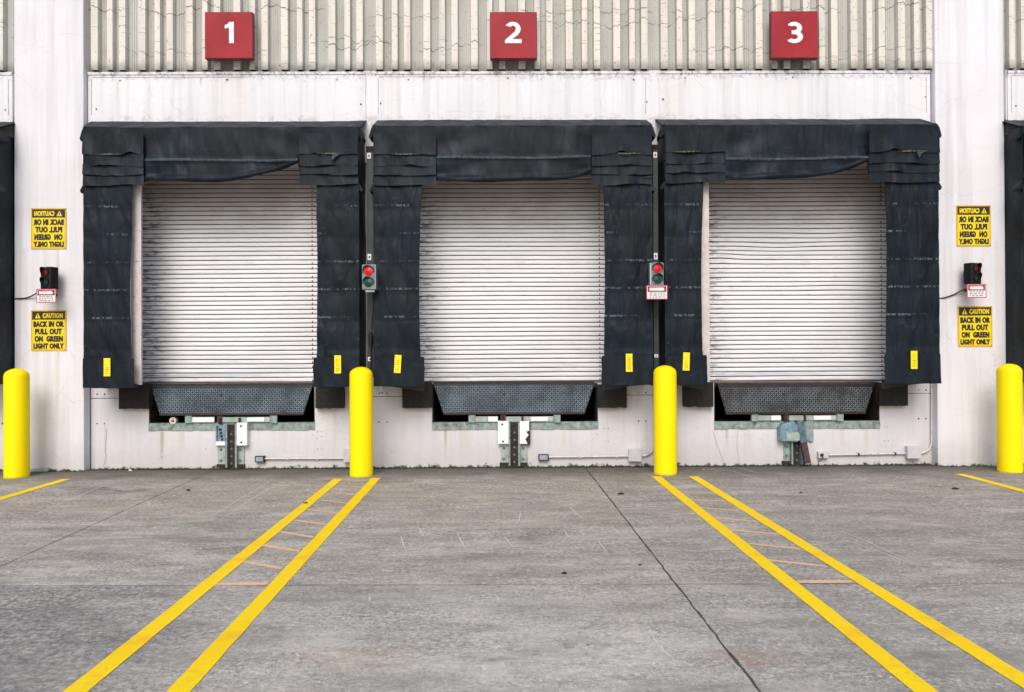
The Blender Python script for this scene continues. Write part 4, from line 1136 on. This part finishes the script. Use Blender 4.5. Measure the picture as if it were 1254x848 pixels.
# ------------------------------------------------------------------ wall conduit runs (one thing each: box, pipe, junction box)
def conduit(pts, small, big, label, kind):
    Y = -0.035
    p0 = P(*pts[0], Y)
    root = thing('electrical_conduit', (p0.x, 0, 0.0), label, 'conduit', 'conduit runs along the foot of the wall')
    m = MB(); path = []
    for (a, b) in pts: path.append(P(a, b, Y))
    # round the corners
    out = [path[0]]
    for i in range(1, len(path) - 1):
        a, b, c_ = path[i - 1], path[i], path[i + 1]; r = 0.19
        s0 = b + (a - b).normalized() * r; s1 = b + (c_ - b).normalized() * r
        for t in range(7):
            t /= 6; out.append(s0 * (1 - t) ** 2 + b * 2 * t * (1 - t) + s1 * t * t)
    out.append(path[-1])
    m.tube(out, 0.0135); m.build('pipe', M_COND, root)
    (a, b, c_, d) = small
    m = MB(); m.box(X(a, -.07), X(b, -.07), -0.07, -0.001, P(a, d, -.07).z, P(a, c_, -.07).z); 
    if kind == 'galv': m.box(X(a + 1.2, -.07), X(b - 1.5, -.07), -0.074, -0.07, P(a, d - 1, -.07).z, P(a, c_ + 1, -.07).z, 1)
    m.build('outlet_box', [M_BLACK if kind == 'galv' else M_JBOX, M_SBOX], root, bevel=0.005)
    (a, b, c_, d) = big
    m = MB(); zl, zh = P((a + b) / 2, d, -.09).z, P((a + b) / 2, c_, -.09).z
    m.box(X(a, -.09), X(b, -.09), -0.09, -0.001, zl, zh)
    m.build('junction_box', M_JBOX, root, bevel=0.006)
    m = MB(); m.box(X(a, -.09) - 0.004, X(b, -.09) + 0.004, -0.096, -0.0905, zl - 0.004, zh + 0.004); m.build('box_lid', M_JBOX, root, bevel=0.002)
    # pipe straps
    m = MB()
    L = path[1] - path[0]
    for t in (0.3, 0.65):
        q_ = path[0] + L * t; m.box(q_.x - 0.012, q_.x + 0.012, -0.052, -0.001, q_.z - 0.018, q_.z + 0.018)
    m.each('pipe_strap', M_RUST if kind != 'galv' else M_COND, root)
    return root
conduit([(322, 562), (424, 561.5)], (311.5, 323, 559, 566.5), (420, 437, 551, 566), 'white wall conduit with small grey outlet box under door 1', 'galv')
conduit([(671, 560), (801, 558.5), (801, 480)], (658.5, 671, 557, 564.5), (769, 784.5, 550.5, 565), 'white conduit with grey outlet box and elbow along the wall under door 2', 'galv')
o3 = conduit([(1013, 557.5), (1141, 555), (1141, 468)], (1001, 1013.5, 554, 561.5), (1110, 1126.5, 547, 561.5), 'white conduit with white outlet box and elbow along the wall under door 3', 'white')
m = MB(); p = P(1006.5, 557.5, -0.075); m.cyl(p + Vector((0, -0.01, 0)), (0, 1, 0), 0.024, 0.014, 14)
m.tube([p + Vector((0, -0.02, -0.01)), p + Vector((0, -0.05, -0.03)), p + Vector((-0.03, -0.05, -0.07)), p + Vector((-0.07, -0.03, -0.1)), p + Vector((-0.05, -0.02, -0.15))], 0.006)
m.build('black_plug', M_CABLE, o3)

# ------------------------------------------------------------------ number signs
def sign_num(xa, xb, ya, yb, which, label):
    yf = -0.26
    x0, x1 = X(xa, yf, 40), X(xb, yf, 40); mx = (xa + xb) / 2; z0, z1 = P(mx, yb, yf).z, P(mx, ya, yf).z
    root = thing('number_sign', ((x0 + x1) / 2, -0.1, z0), label, 'sign', 'red number signs above the doors')
    m = MB(); m.box(x0, x1, yf + 0.006, yf + 0.10, z0, z1); m.build('sign_box', M_REDD, root, bevel=0.008)
    m = MB(); m.box(x0 + 0.008, x1 - 0.008, yf, yf + 0.006, z0 + 0.008, z1 - 0.008); m.build('sign_face', M_RED, root, bevel=0.002)
    m = MB(); m.box(x0 + 0.1, x0 + 0.14, yf + 0.10, -0.096, z0 + 0.1, z1 - 0.1); m.box(x1 - 0.14, x1 - 0.1, yf + 0.10, -0.096, z0 + 0.1, z1 - 0.1); m.each('sign_bracket', M_RUST, root)
    # numeral outlines in a 100-high em
    def strip(outer, inner):
        return outer + inner[::-1]
    def arc(cx, cy, rx, ry, a0, a1, n=18):
        return [(cx + rx * math.cos(R(a0 + (a1 - a0) * t / n)), cy + ry * math.sin(R(a0 + (a1 - a0) * t / n))) for t in range(n + 1)]
    polys = []
    if which == 1:
        w_ = 47
        polys = [[(24, 0), (46, 0), (46, 100), (25, 100), (18, 90), (4, 85), (4, 68), (24, 74)]]
    elif which == 2:
        w_ = 78
        out = [(2, 80)] + arc(38, 64, 36, 36, 135, -18, 22)
        out = [(3, 84)] + arc(37, 67, 37, 33, 140, -25, 22) + [(60, 38), (34, 19), (78, 19), (78, 0), (0, 0), (0, 14), (30, 40)] + [(46, 54)] + arc(38, 68, 13.5, 14, -40, 145, 12)
        polys = [out]
    else:
        w_ = 80
        up = [(8, 84)] + arc(38, 71, 37, 29, 130, -33, 18)
        lo = arc(38, 30, 41, 30, 48, -145, 20)
        ret = [(15, 31)] + [] 
        inner_lo = arc(38, 30, 17, 12, -140, 70, 12)
        inner_up = arc(38, 71, 14, 10.5, -70, 130, 12)
        polys = [up + lo + inner_lo + [(26, 43), (26, 59)] + inner_up]
    hpx = 26.0
    zc0 = P(mx, 53.2, yf).z; zc1 = P(mx, 27.2, yf).z; sc = (zc1 - zc0) / 100
    cx = P(280.5 if which == 1 else (628.5 if which == 2 else 973), 40, yf).x
    m = MB()
    for pl in polys: m.prism([(cx + (a - w_ / 2) * sc, zc0 + b * sc) for a, b in pl], yf - 0.005, yf - 0.0005)
    m.build('numeral', M_NUM, root)
    return root
sign_num(250.5, 309.5, 14.5, 72, 1, 'square red box sign with white number 1 on the fluted cladding')
sign_num(600, 657.5, 14.5, 72, 2, 'square red box sign with white number 2 on the fluted cladding')
sign_num(944.5, 1002, 13.5, 71.5, 3, 'square red box sign with white number 3 on the fluted cladding')

# ------------------------------------------------------------------ lettering
def text_mesh(s, x0, x1, z0, z1, bold=0.03):
    """letters of s fitted into the box, as 2D verts + faces"""
    cu = bpy.data.curves.new('t', 'FONT'); cu.body = s; cu.offset = bold; cu.resolution_u = 3; cu.space_character = 1.12
    ob = bpy.data.objects.new('t', cu); COL.objects.link(ob)
    dg = bpy.context.evaluated_depsgraph_get(); dg.update()
    me = bpy.data.meshes.new_from_object(ob.evaluated_get(dg))
    vs = [v.co.copy() for v in me.vertices]; fs = [tuple(p.vertices) for p in me.polygons]
    bpy.data.objects.remove(ob); bpy.data.curves.remove(cu); bpy.data.meshes.remove(me)
    ax, bx_ = min(v.x for v in vs), max(v.x for v in vs); ay, by = min(v.y for v in vs), max(v.y for v in vs)
    out = [((v.x - ax) / (bx_ - ax) * (x1 - x0) + x0, (v.y - ay) / (by - ay) * (z1 - z0) + z0) for v in vs]
    return out, fs
def put_text(mb, s, x0, x1, z0, z1, Y, bold=0.03, mi=0, mirror=None):
    v, f = text_mesh(s, x0, x1, z0, z1, bold)
    if mirror is not None: v = [(2 * mirror - a, b) for a, b in v]
    e = 0.0036 if bold > 0.04 else 0.0022
    for n_, (dx, dz) in enumerate(((0, 0), (-e, 0), (e, 0), (0, e * 0.6), (0, -e * 0.6))):
        mb.add([(a + dx, Y - 0.0003 * n_, b + dz) for a, b in v], f, mi)

def caution(xa, xb, ya, yb, mirror, label, rot=0.0):
    yf = -0.188
    mx = (xa + xb) / 2
    x0, x1 = X(xa, yf, (ya + yb) / 2), X(xb, yf, (ya + yb) / 2); z0, z1 = P(mx, yb, yf).z, P(mx, ya, yf).z
    W, H = x1 - x0, z1 - z0; cx = (x0 + x1) / 2
    root = thing('caution_sign', (cx, -0.18, z0), label, 'sign', 'yellow caution signs on the pilasters')
    m = MB(); m.box(x0, x1, yf, -0.1805, z0, z1); m.build('sign_panel', M_OSIGN, root, bevel=0.001)
    m = MB(); m.box(x0 + 0.022 * W / 0.5, x1 - 0.022 * W / 0.5, yf - 0.0015, yf - 0.0002, z0 + 0.022, z1 - 0.1 * H); m.build('yellow_field', M_YSIGN, root)
    m = MB(); m.box(x0 + 0.018, x1 - 0.018, yf - 0.0025, yf - 0.0017, z1 - 0.235 * H, z1 - 0.03 * H); m.build('header_band', M_INK, root)
    mir = cx if mirror else None
    U = lambda t: x0 + W * t
    V = lambda t: z1 - H * t
    m = MB(); put_text(m, 'CAUTION', U(.335), U(.90), V(.195), V(.075), yf - 0.004, 0.035, 0, mir); m.build('header_lettering', M_YSIGN, root)
    m = MB(); tri = [(U(.115), V(.20)), (U(.275), V(.20)), (U(.195), V(.068))]
    if mirror: tri = [(2 * cx - a, b) for a, b in tri]
    m.prism(tri, yf - 0.0035, yf - 0.0026, 0)
    tx = U(.195) if not mirror else 2 * cx - U(.195)
    m.box(tx - 0.006, tx + 0.006, yf - 0.0045, yf - 0.0036, V(.165), V(.11), 1); m.box(tx - 0.006, tx + 0.006, yf - 0.0045, yf - 0.0036, V(.19), V(.175), 1)
    m.build('warning_triangle', [M_YSIGN, M_INK], root)
    m = MB()
    for s_, a, b, q0, q1 in (('BACK IN OR', .075, .925, .275, .415), ('PULL OUT', .12, .87, .455, .595), ('ON  GREEN', .11, .90, .635, .775), ('LIGHT ONLY', .075, .925, .815, .945)):
        put_text(m, s_, U(a), U(b), V(q1), V(q0), yf - 0.003, 0.045, 0, mir)
    m.build('lettering', M_INK, root)
    m = MB()
    for a in (.035, .965):
        for b in (.03, .97): MB().cyl((U(a), yf - 0.004, V(b)), (0, 1, 0), 0.007, 0.004, 8).build('rivet', M_BOLT, root)
    return root
caution(38, 81.3, 255, 305.5, True, 'yellow caution sign with mirror-image lettering, upper one on the left pilaster')
caution(38, 81.3, 380, 430, False, 'yellow caution sign with readable lettering, lower one on the left pilaster')
caution(1171, 1213.5, 251.5, 302, True, 'yellow caution sign with mirror-image lettering, upper one on the right pilaster')
caution(1173, 1215.3, 375, 425, False, 'yellow caution sign with readable lettering, lower one on the right pilaster')

def danger(xa, xb, ya, yb, Y, label, rz=0.0):
    mx = (xa + xb) / 2
    x0, x1 = X(xa, Y, (ya + yb) / 2), X(xb, Y, (ya + yb) / 2); z0, z1 = P(mx, yb, Y).z, P(mx, ya, Y).z
    W, H = x1 - x0, z1 - z0; cx, cz = (x0 + x1) / 2, (z0 + z1) / 2
    root = thing('danger_sign', (cx, Y, z0), label, 'sign', 'small danger signs under the signal lights')
    m = MB(); m.box(x0, x1, Y, Y + 0.005, z0, z1); m.build('sign_panel', M_RSIGN, root, bevel=0.002)
    m = MB(); m.box(x0 + 0.013, x1 - 0.013, Y - 0.001, Y - 0.0002, z0 + 0.013, z1 - 0.013); m.build('white_field', M_WSIGN, root)
    m = MB(); m.box(x0 + 0.020, x1 - 0.020, Y - 0.002, Y - 0.0012, z1 - 0.47 * H, z1 - 0.09 * H, 0)
    el = [(cx + 0.41 * W * math.cos(R(t * 15)), z1 - 0.28 * H + 0.17 * H * math.sin(R(t * 15))) for t in range(24)]
    m.prism(el, Y - 0.003, Y - 0.0022, 1); m.build('header_oval', [M_INK, M_RSIGN], root)
    m = MB(); put_text(m, 'DANGER', cx - 0.34 * W, cx + 0.34 * W, z1 - 0.38 * H, z1 - 0.18 * H, Y - 0.004, 0.05); m.build('header_lettering', M_WSIGN, root)
    m = MB(); rr = random.Random(int(xa))
    for r_ in range(3):
        zz = z1 - H * (0.56 + 0.135 * r_); x = x0 + W * 0.14
        while x < x1 - W * 0.18:
            wd = rr.uniform(0.02, 0.055)
            m.box(x, min(x + wd, x1 - W * .13), Y - 0.002, Y - 0.0012, zz - 0.008, zz + 0.008); x += wd + 0.013
    m.build('small_print', M_GINK, root)
    return root

# ------------------------------------------------------------------ signal lights
def signal(cx, cy, w_px, h_px, Y, ang, lit, label, mats, wall_y):
    c_ = P(cx, cy, Y); s = (Y + D0) / F0
    W, H, Dp = w_px * s, h_px * s, 0.13
    root = thing('signal_light', (c_.x, c_.y + Dp, c_.z - H / 2), label, 'signal light', 'two-lamp dock signal lights')
    rm = Matrix.Rotation(ang, 4, 'Z')
    def rb(o): 
        o.data.transform(Matrix.Translation(-(parent_loc(root) - Vector((c_.x, c_.y + Dp / 2, c_.z)))) ) if 0 else None
    piv = Vector((c_.x, c_.y + Dp / 2, c_.z))
    def spin(mb):
        mm = Matrix.Rotation(ang, 3, 'Z'); mb.v = [tuple(mm @ (Vector(v) - piv) + piv) for v in mb.v]; return mb
    m = MB(); m.box(c_.x - W / 2, c_.x + W / 2, c_.y, c_.y + Dp, c_.z - H / 2, c_.z + H / 2, 0)
    spin(m).build('housing', mats[0], root, bevel=0.010)
    r = min(W * 0.33, H * 0.20)
    for k_, (dz, lm) in enumerate(((H * 0.235, M_LRED if lit else M_LRED2), (-H * 0.215, M_LGRN if lit else M_LGRN2))):
        m = MB(); m.cyl((c_.x, c_.y - 0.012, c_.z + dz), (0, 1, 0), r, 0.02, 24, 0)
        # domed lens
        for rg in range(3):
            a0, a1 = rg / 3, (rg + 1) / 3
            m.cyl((c_.x, c_.y - 0.012 - 0.006 * (1 - (1 - a0) ** 2) - 0.0, c_.z + dz), (0, -1, 0), r * (1 - a0 * 0.98), 0.004, 24, 0, r * (1 - a1 * 0.98), cap=False)
        spin(m).build('lens', lm, root)
        m = MB(); n = 16; ring = []
        for q_ in range(n + 1):
            a = R(-20 + 220 * q_ / n); ring.append((math.cos(a), math.sin(a)))
        vs = [(c_.x + r * 1.18 * a, c_.y - (0.0), c_.z + dz + r * 1.18 * b) for a, b in ring] + [(c_.x + r * 1.18 * a, c_.y - 0.015 - 0.045 * max(0, b), c_.z + dz + r * 1.18 * b) for a, b in ring]
        vs2 = [(v[0] + (v[0] - c_.x) * 0.07, v[1], v[2] + (v[2] - c_.z - dz) * 0.07) for v in vs]; q0 = n + 1
        m.add(vs, [(i, i + 1, i + 1 + q0, i + q0) for i in range(n)], 0, True); m.add(vs2, [(i + q0, i + 1 + q0, i + 1, i) for i in range(n)], 0, True)
        m.add(vs[q0:] + vs2[q0:], [(i, i + 1, i + 1 + q0, i + q0) for i in range(n)], 0)
        spin(m).build('visor', M_BLACK, root)
    m = MB(); m.box(c_.x - 0.03, c_.x + 0.03, c_.y + Dp - 0.02, wall_y, c_.z - 0.05, c_.z + 0.05); m.build('mounting_arm', M_POST, root)
    return root, c_, W, H
Ym = -0.78
s1, c1, W1, H1 = signal(452, 339.5, 17, 31, Ym, R(-7), True, 'grey dock signal light showing red between doors 1 and 2', [M_HOUS], -0.405)
m = MB(); m.box(c1.x + W1 / 2 - 0.022, c1.x + W1 / 2 - 0.004, c1.y - 0.004, c1.y + 0.0, c1.z - H1 / 2 + 0.01, c1.z + H1 / 2 - 0.01); m.build('lit_side_strip', M_HOUSL, s1)  # pale strip stands in for light on the housing's right side
m = MB(); m.box(c1.x - 0.055, c1.x + 0.07, c1.y + 0.02, c1.y + 0.09, c1.z - H1 / 2 - 0.032, c1.z - H1 / 2 - 0.001); m.build('base_bracket', M_SBOX, s1, bevel=0.006)
s2, c2, W2, H2 = signal(804.5, 336, 16.5, 29, Ym, R(7), True, 'grey dock signal light showing red between doors 2 and 3, above a danger sign', [M_HOUS], -0.405)
m = MB(); m.box(c2.x - W2 / 2 - 0.004, c2.x - W2 / 2 + 0.016, c2.y - 0.006, c2.y + 0.02, c2.z - H2 / 2, c2.z + H2 / 2 - 0.01); m.build('lit_side_strip', M_HOUSL, s2)  # light on the left side, put in as a pale strip
danger(791.5, 817.7, 349.5, 367, Ym - 0.03, 'red-bordered white danger sign below the signal light between doors 2 and 3')
s3, c3, W3, H3 = signal(57.5, 340.5, 17.5, 27, -0.42, R(-24), False, 'black dock signal light turned left, between the two signs on the left pilaster', [M_BLACK], -0.181)
danger(44.3, 68.8, 354, 371, -0.47, 'red-bordered danger sign under the black signal light on the left pilaster')
s4, c4, W4, H4 = signal(1194, 335, 17.5, 26, -0.42, R(24), False, 'black dock signal light turned right, between the two signs on the right pilaster', [M_BLACK], -0.181)
danger(1184, 1208, 348, 365, -0.47, 'red-bordered danger sign under the black signal light on the right pilaster')
# brackets carrying the danger signs back to the wall / post
for (ca, sx, Yy, back) in ((s2, c2, Ym - 0.03, -0.405), (s3, c3, -0.47, -0.181), (s4, c4, -0.47, -0.181)):
    m = MB(); zz = sx.z - (H2 if ca is s2 else H3) / 2 - 0.07
    m.box(sx.x - 0.015, sx.x + 0.015, Yy + 0.006, back, zz - 0.02, zz + 0.02); m.build('sign_arm', M_POST, ca)
# black cables on the pilasters
def cable(pts, label, Y):
    pp = [P(a, b, y_) for a, b, y_ in pts]
    out = []
    for i in range(len(pp) - 1):
        p0 = pp[max(i - 1, 0)]; p1 = pp[i]; p2 = pp[i + 1]; p3 = pp[min(i + 2, len(pp) - 1)]
        for t in range(6):
            t /= 6
            out.append(0.5 * ((2 * p1) + (p2 - p0) * t + (2 * p0 - 5 * p1 + 4 * p2 - p3) * t * t + (3 * p1 - p0 - 3 * p2 + p3) * t ** 3))
    out.append(pp[-1])
    m = MB(); m.tube(out, 0.010)
    o = m.build('power_cable', M_CABLE, origin=out[0]); return tag(o, label, 'cable', 'black signal light cables')
cable([(13, 366, -0.15), (22, 366, -0.195), (33, 365, -0.20), (42, 361, -0.25), (50, 356, -0.34)], 'short black cable running left from the signal light on the left pilaster', 0)
cable([(1146, 366, -0.15), (1156, 365, -0.195), (1168, 361, -0.20), (1178, 356, -0.25), (1188, 353, -0.34)], 'short black cable running left from the signal light on the right pilaster', 0)

# ------------------------------------------------------------------ posts between the shelters carrying the signals
def post(x0p, x1p, yt, yb, label, labels):
    Yp = -0.40
    x0, x1 = X(x0p, Yp), X(x1p, Yp); mx = (x0p + x1p) / 2
    z1, z0 = P(mx, yt, Yp).z, P(mx, yb, Yp).z
    root = thing('signal_post', ((x0 + x1) / 2, Yp, z0), label, 'post', 'narrow posts in the gaps between shelters')
    m = MB(); m.box(x0, x1, Yp, Yp + 0.06, z0, z1); m.build('channel', M_POST, root, bevel=0.004)
    m = MB()
    for t in (0.06, 0.5, 0.94):
        z = z0 + (z1 - z0) * t; m.box((x0 + x1) / 2 - 0.02, (x0 + x1) / 2 + 0.02, Yp + 0.06, -0.001, z - 0.02, z + 0.02)
    m.each('wall_arm', M_POST, root)
    m = MB(); zt_ = P(mx, yt - 7, Yp).z; m.box(x0 - 0.008, x1 + 0.008, Yp + 0.01, Yp + 0.12, z1, zt_); m.build('head_box', M_RUST, root, bevel=0.004)
    for (ly, lh) in labels:
        p = P(mx, ly, Yp - 0.002); s_ = (Yp + D0) / F0
        m = MB(); m.box(x0 + 0.008, x0 + 0.008 + 0.052, Yp - 0.004, Yp - 0.0005, p.z - lh * s_ / 2, p.z + lh * s_ / 2, 0)
        m.box(x0 + 0.026, x0 + 0.044, Yp - 0.006, Yp - 0.0045, p.z - lh * s_ / 4, p.z + lh * s_ / 5, 1)
        m.build('white_tag', [M_WPL, M_POST], root)
    return root
pz1 = post(449.5, 457.8, 186, 462, 'narrow grey-green post in the gap between the shelters of doors 1 and 2', [(191, 7), (315, 7.5), (440, 5)])
pz2 = post(800.2, 806.6, 184, 462, 'narrow grey-green post in the gap between the shelters of doors 2 and 3', [(190, 7), (314, 8), (436, 4)])
m = MB(); pp = [P(457, 357, -0.55), P(457.5, 370, -0.50), P(456.5, 385, -0.47), P(455, 400, -0.45), P(454, 403, -0.45)]; m.tube(pp, 0.008)
m.cyl(P(454, 421, -0.45), (0, 0, 1), 0.028, 0.14, 12); m.tube([P(454, 421, -0.45), P(454.5, 440, -0.45), P(454, 462, -0.45)], 0.010); m.cyl(P(454, 424, -0.45), (0, 0, 1), 0.018, 0.2, 12)
o = m.build('hanging_cable', M_BLACK, origin=P(454, 462, -0.45)); tag(o, 'black cable with inline connector hanging below the signal light between doors 1 and 2', 'cable')

# ------------------------------------------------------------------ bollards
def bollard_mesh(Hh, r):
    m = MB(); n = 40; prof = [(r * 1.0, 0.0), (r, 0.02), (r, Hh - 0.11)]
    for t in range(1, 9):
        a = t / 8 * math.pi / 2
        prof.append((r * math.cos(a) if t < 8 else 0.001, Hh - 0.11 + 0.11 * math.sin(a)))
    vs = [(rr_ * math.cos(2 * math.pi * i / n), rr_ * math.sin(2 * math.pi * i / n), z) for rr_, z in prof for i in range(n)]
    fs = [(j * n + i, j * n + (i + 1) % n, (j + 1) * n + (i + 1) % n, (j + 1) * n + i) for j in range(len(prof) - 1) for i in range(n)]
    m.add(vs, fs, 0, True); return m
BOL = [(20.5, 29, 452.5, 586.5, 'yellow bollard at the far left, in front of the left pilaster edge'), (442.7, 28.6, 449.5, 585, 'yellow bollard between doors 1 and 2'),
       (815, 28, 448, 582.5, 'yellow bollard between doors 2 and 3'), (1237, 29.4, 447.5, 580, 'yellow bollard at the far right beside the right pilaster')]
first = None
for (cx, wd, yt, yb, lab) in BOL:
    p = PG(cx, yb); r = wd / 2 * (p.y + D0) / F0 * 1.0
    loc = Vector((p.x, p.y + r, 0)); loc.x = PG(cx, yb).x * (loc.y + D0) / (p.y + D0)
    if first is None:
        rr_ = 0.158
        Hh = P(442.7, 449.5, PG(442.7, 585).y + rr_).z
        o = bollard_mesh(Hh, rr_).build('bollard', M_BOL); first = o
    else: o = first.copy(); COL.objects.link(o)
    o.location = loc; o.rotation_euler.z = rnd.uniform(0, 6)
    tag(o, lab, 'bollard', 'yellow sleeved bollards before the dock')

# ------------------------------------------------------------------ litter and grit
def clod(px, py, s, mat, name, label, cat, grp=None, flat=0.35, Yover=None):
    p = PG(px, py); m = MB(); n = 9
    top = []; rim = []
    for i in range(n):
        a = 2 * math.pi * i / n; r_ = 0.75 * s * rnd.uniform(0.4, 1.15)
        rim.append((p.x + r_ * math.cos(a), p.y + 0.6 * r_ * math.sin(a), 0.0045)); top.append((p.x + 0.6 * r_ * math.cos(a), p.y + 0.36 * r_ * math.sin(a), 0.0045 + s * flat * rnd.uniform(0.5, 1.2)))
    m.add(rim + top, [(i, (i + 1) % n, (i + 1) % n + n, i + n) for i in range(n)] + [tuple(range(n, 2 * n))])
    o = m.build(name, mat, origin=(p.x, p.y, 0)); return tag(o, label, cat, grp)
for px, py, s, lab in ((231, 601.5, .045, 'dark curled dry leaf on the concrete before door 1'), (374, 617, .04, 'dark leaf scrap on the outer left yellow line'),
                       (760, 606, .055, 'dark dry leaf on the concrete before door 2, near the long joint'), (981, 604, .03, 'small dark leaf scrap on the concrete before door 3'),
                       (1170, 599.5, .06, 'brown stick-like leaf near the right-hand yellow line'), (691, 703.5, .035, 'small dark leaf scrap in the middle of the centre bay'),
                       (784, 693, .025, 'tiny dark chip beside the long joint in the foreground')):
    clod(px, py, s, M_LEAF, 'dry_leaf', lab, 'leaf', 'dry leaf scraps on the concrete')
clod(160, 577, .045, M_PAPER, 'paper_scrap', 'small white paper scrap at the wall foot left of door 1', 'litter', flat=0.5)
clod(862, 576, .02, M_PAPER, 'paper_scrap', 'tiny white paper scrap at the wall foot left of door 3', 'litter', flat=0.5)
m = MB(); p = PG(67, 573); m.box(p.x - 0.13, p.x + 0.15, -0.26, -0.20, 0.004, 0.03, 0, rot=(0, R(-2), R(3))); m.box(p.x - 0.12, p.x + 0.14, -0.215, -0.185, 0.01, 0.05, 0, rot=(0, R(-2), R(2)))
o = m.build('metal_strip', M_SBOX, origin=(p.x, -0.23, 0), bevel=0.003); tag(o, 'short bare metal strip lying at the foot of the left pilaster', 'metal strip')
# uncountable grit and moss along the wall foot
m = MB()
for q_ in range(2600):
    x = rnd.uniform(X(-20), X(1275)); base = 0.0
    if X(17.5, -.18) < x < X(102.5, -.18) or X(1147, -.18) < x < X(1231.5, -.18): base = -0.18
    dens = mnoise.noise(Vector((x * 1.1, 0, 4))) + 0.35
    if rnd.random() > dens + 0.25: continue
    y = base - abs(rnd.gauss(0, 0.035)) - 0.004; s_ = rnd.uniform(0.005, 0.020) * (1.25 if dens > 0.5 else 1)
    h = s_ * rnd.uniform(0.5, 1.3); a = rnd.uniform(0, 3)
    vs = [(x + s_ * math.cos(a + t * 1.57), y + s_ * math.sin(a + t * 1.57), 0.001) for t in range(4)] + [(x + rnd.uniform(-.3, .3) * s_, y, h)]
    m.add(vs, [(0, 1, 4), (1, 2, 4), (2, 3, 4), (3, 0, 4)])
o = m.build('wall_foot_grit', M_MOSS); tag(o, 'dark grit and moss gathered along the foot of the wall', 'grit', kind='stuff')
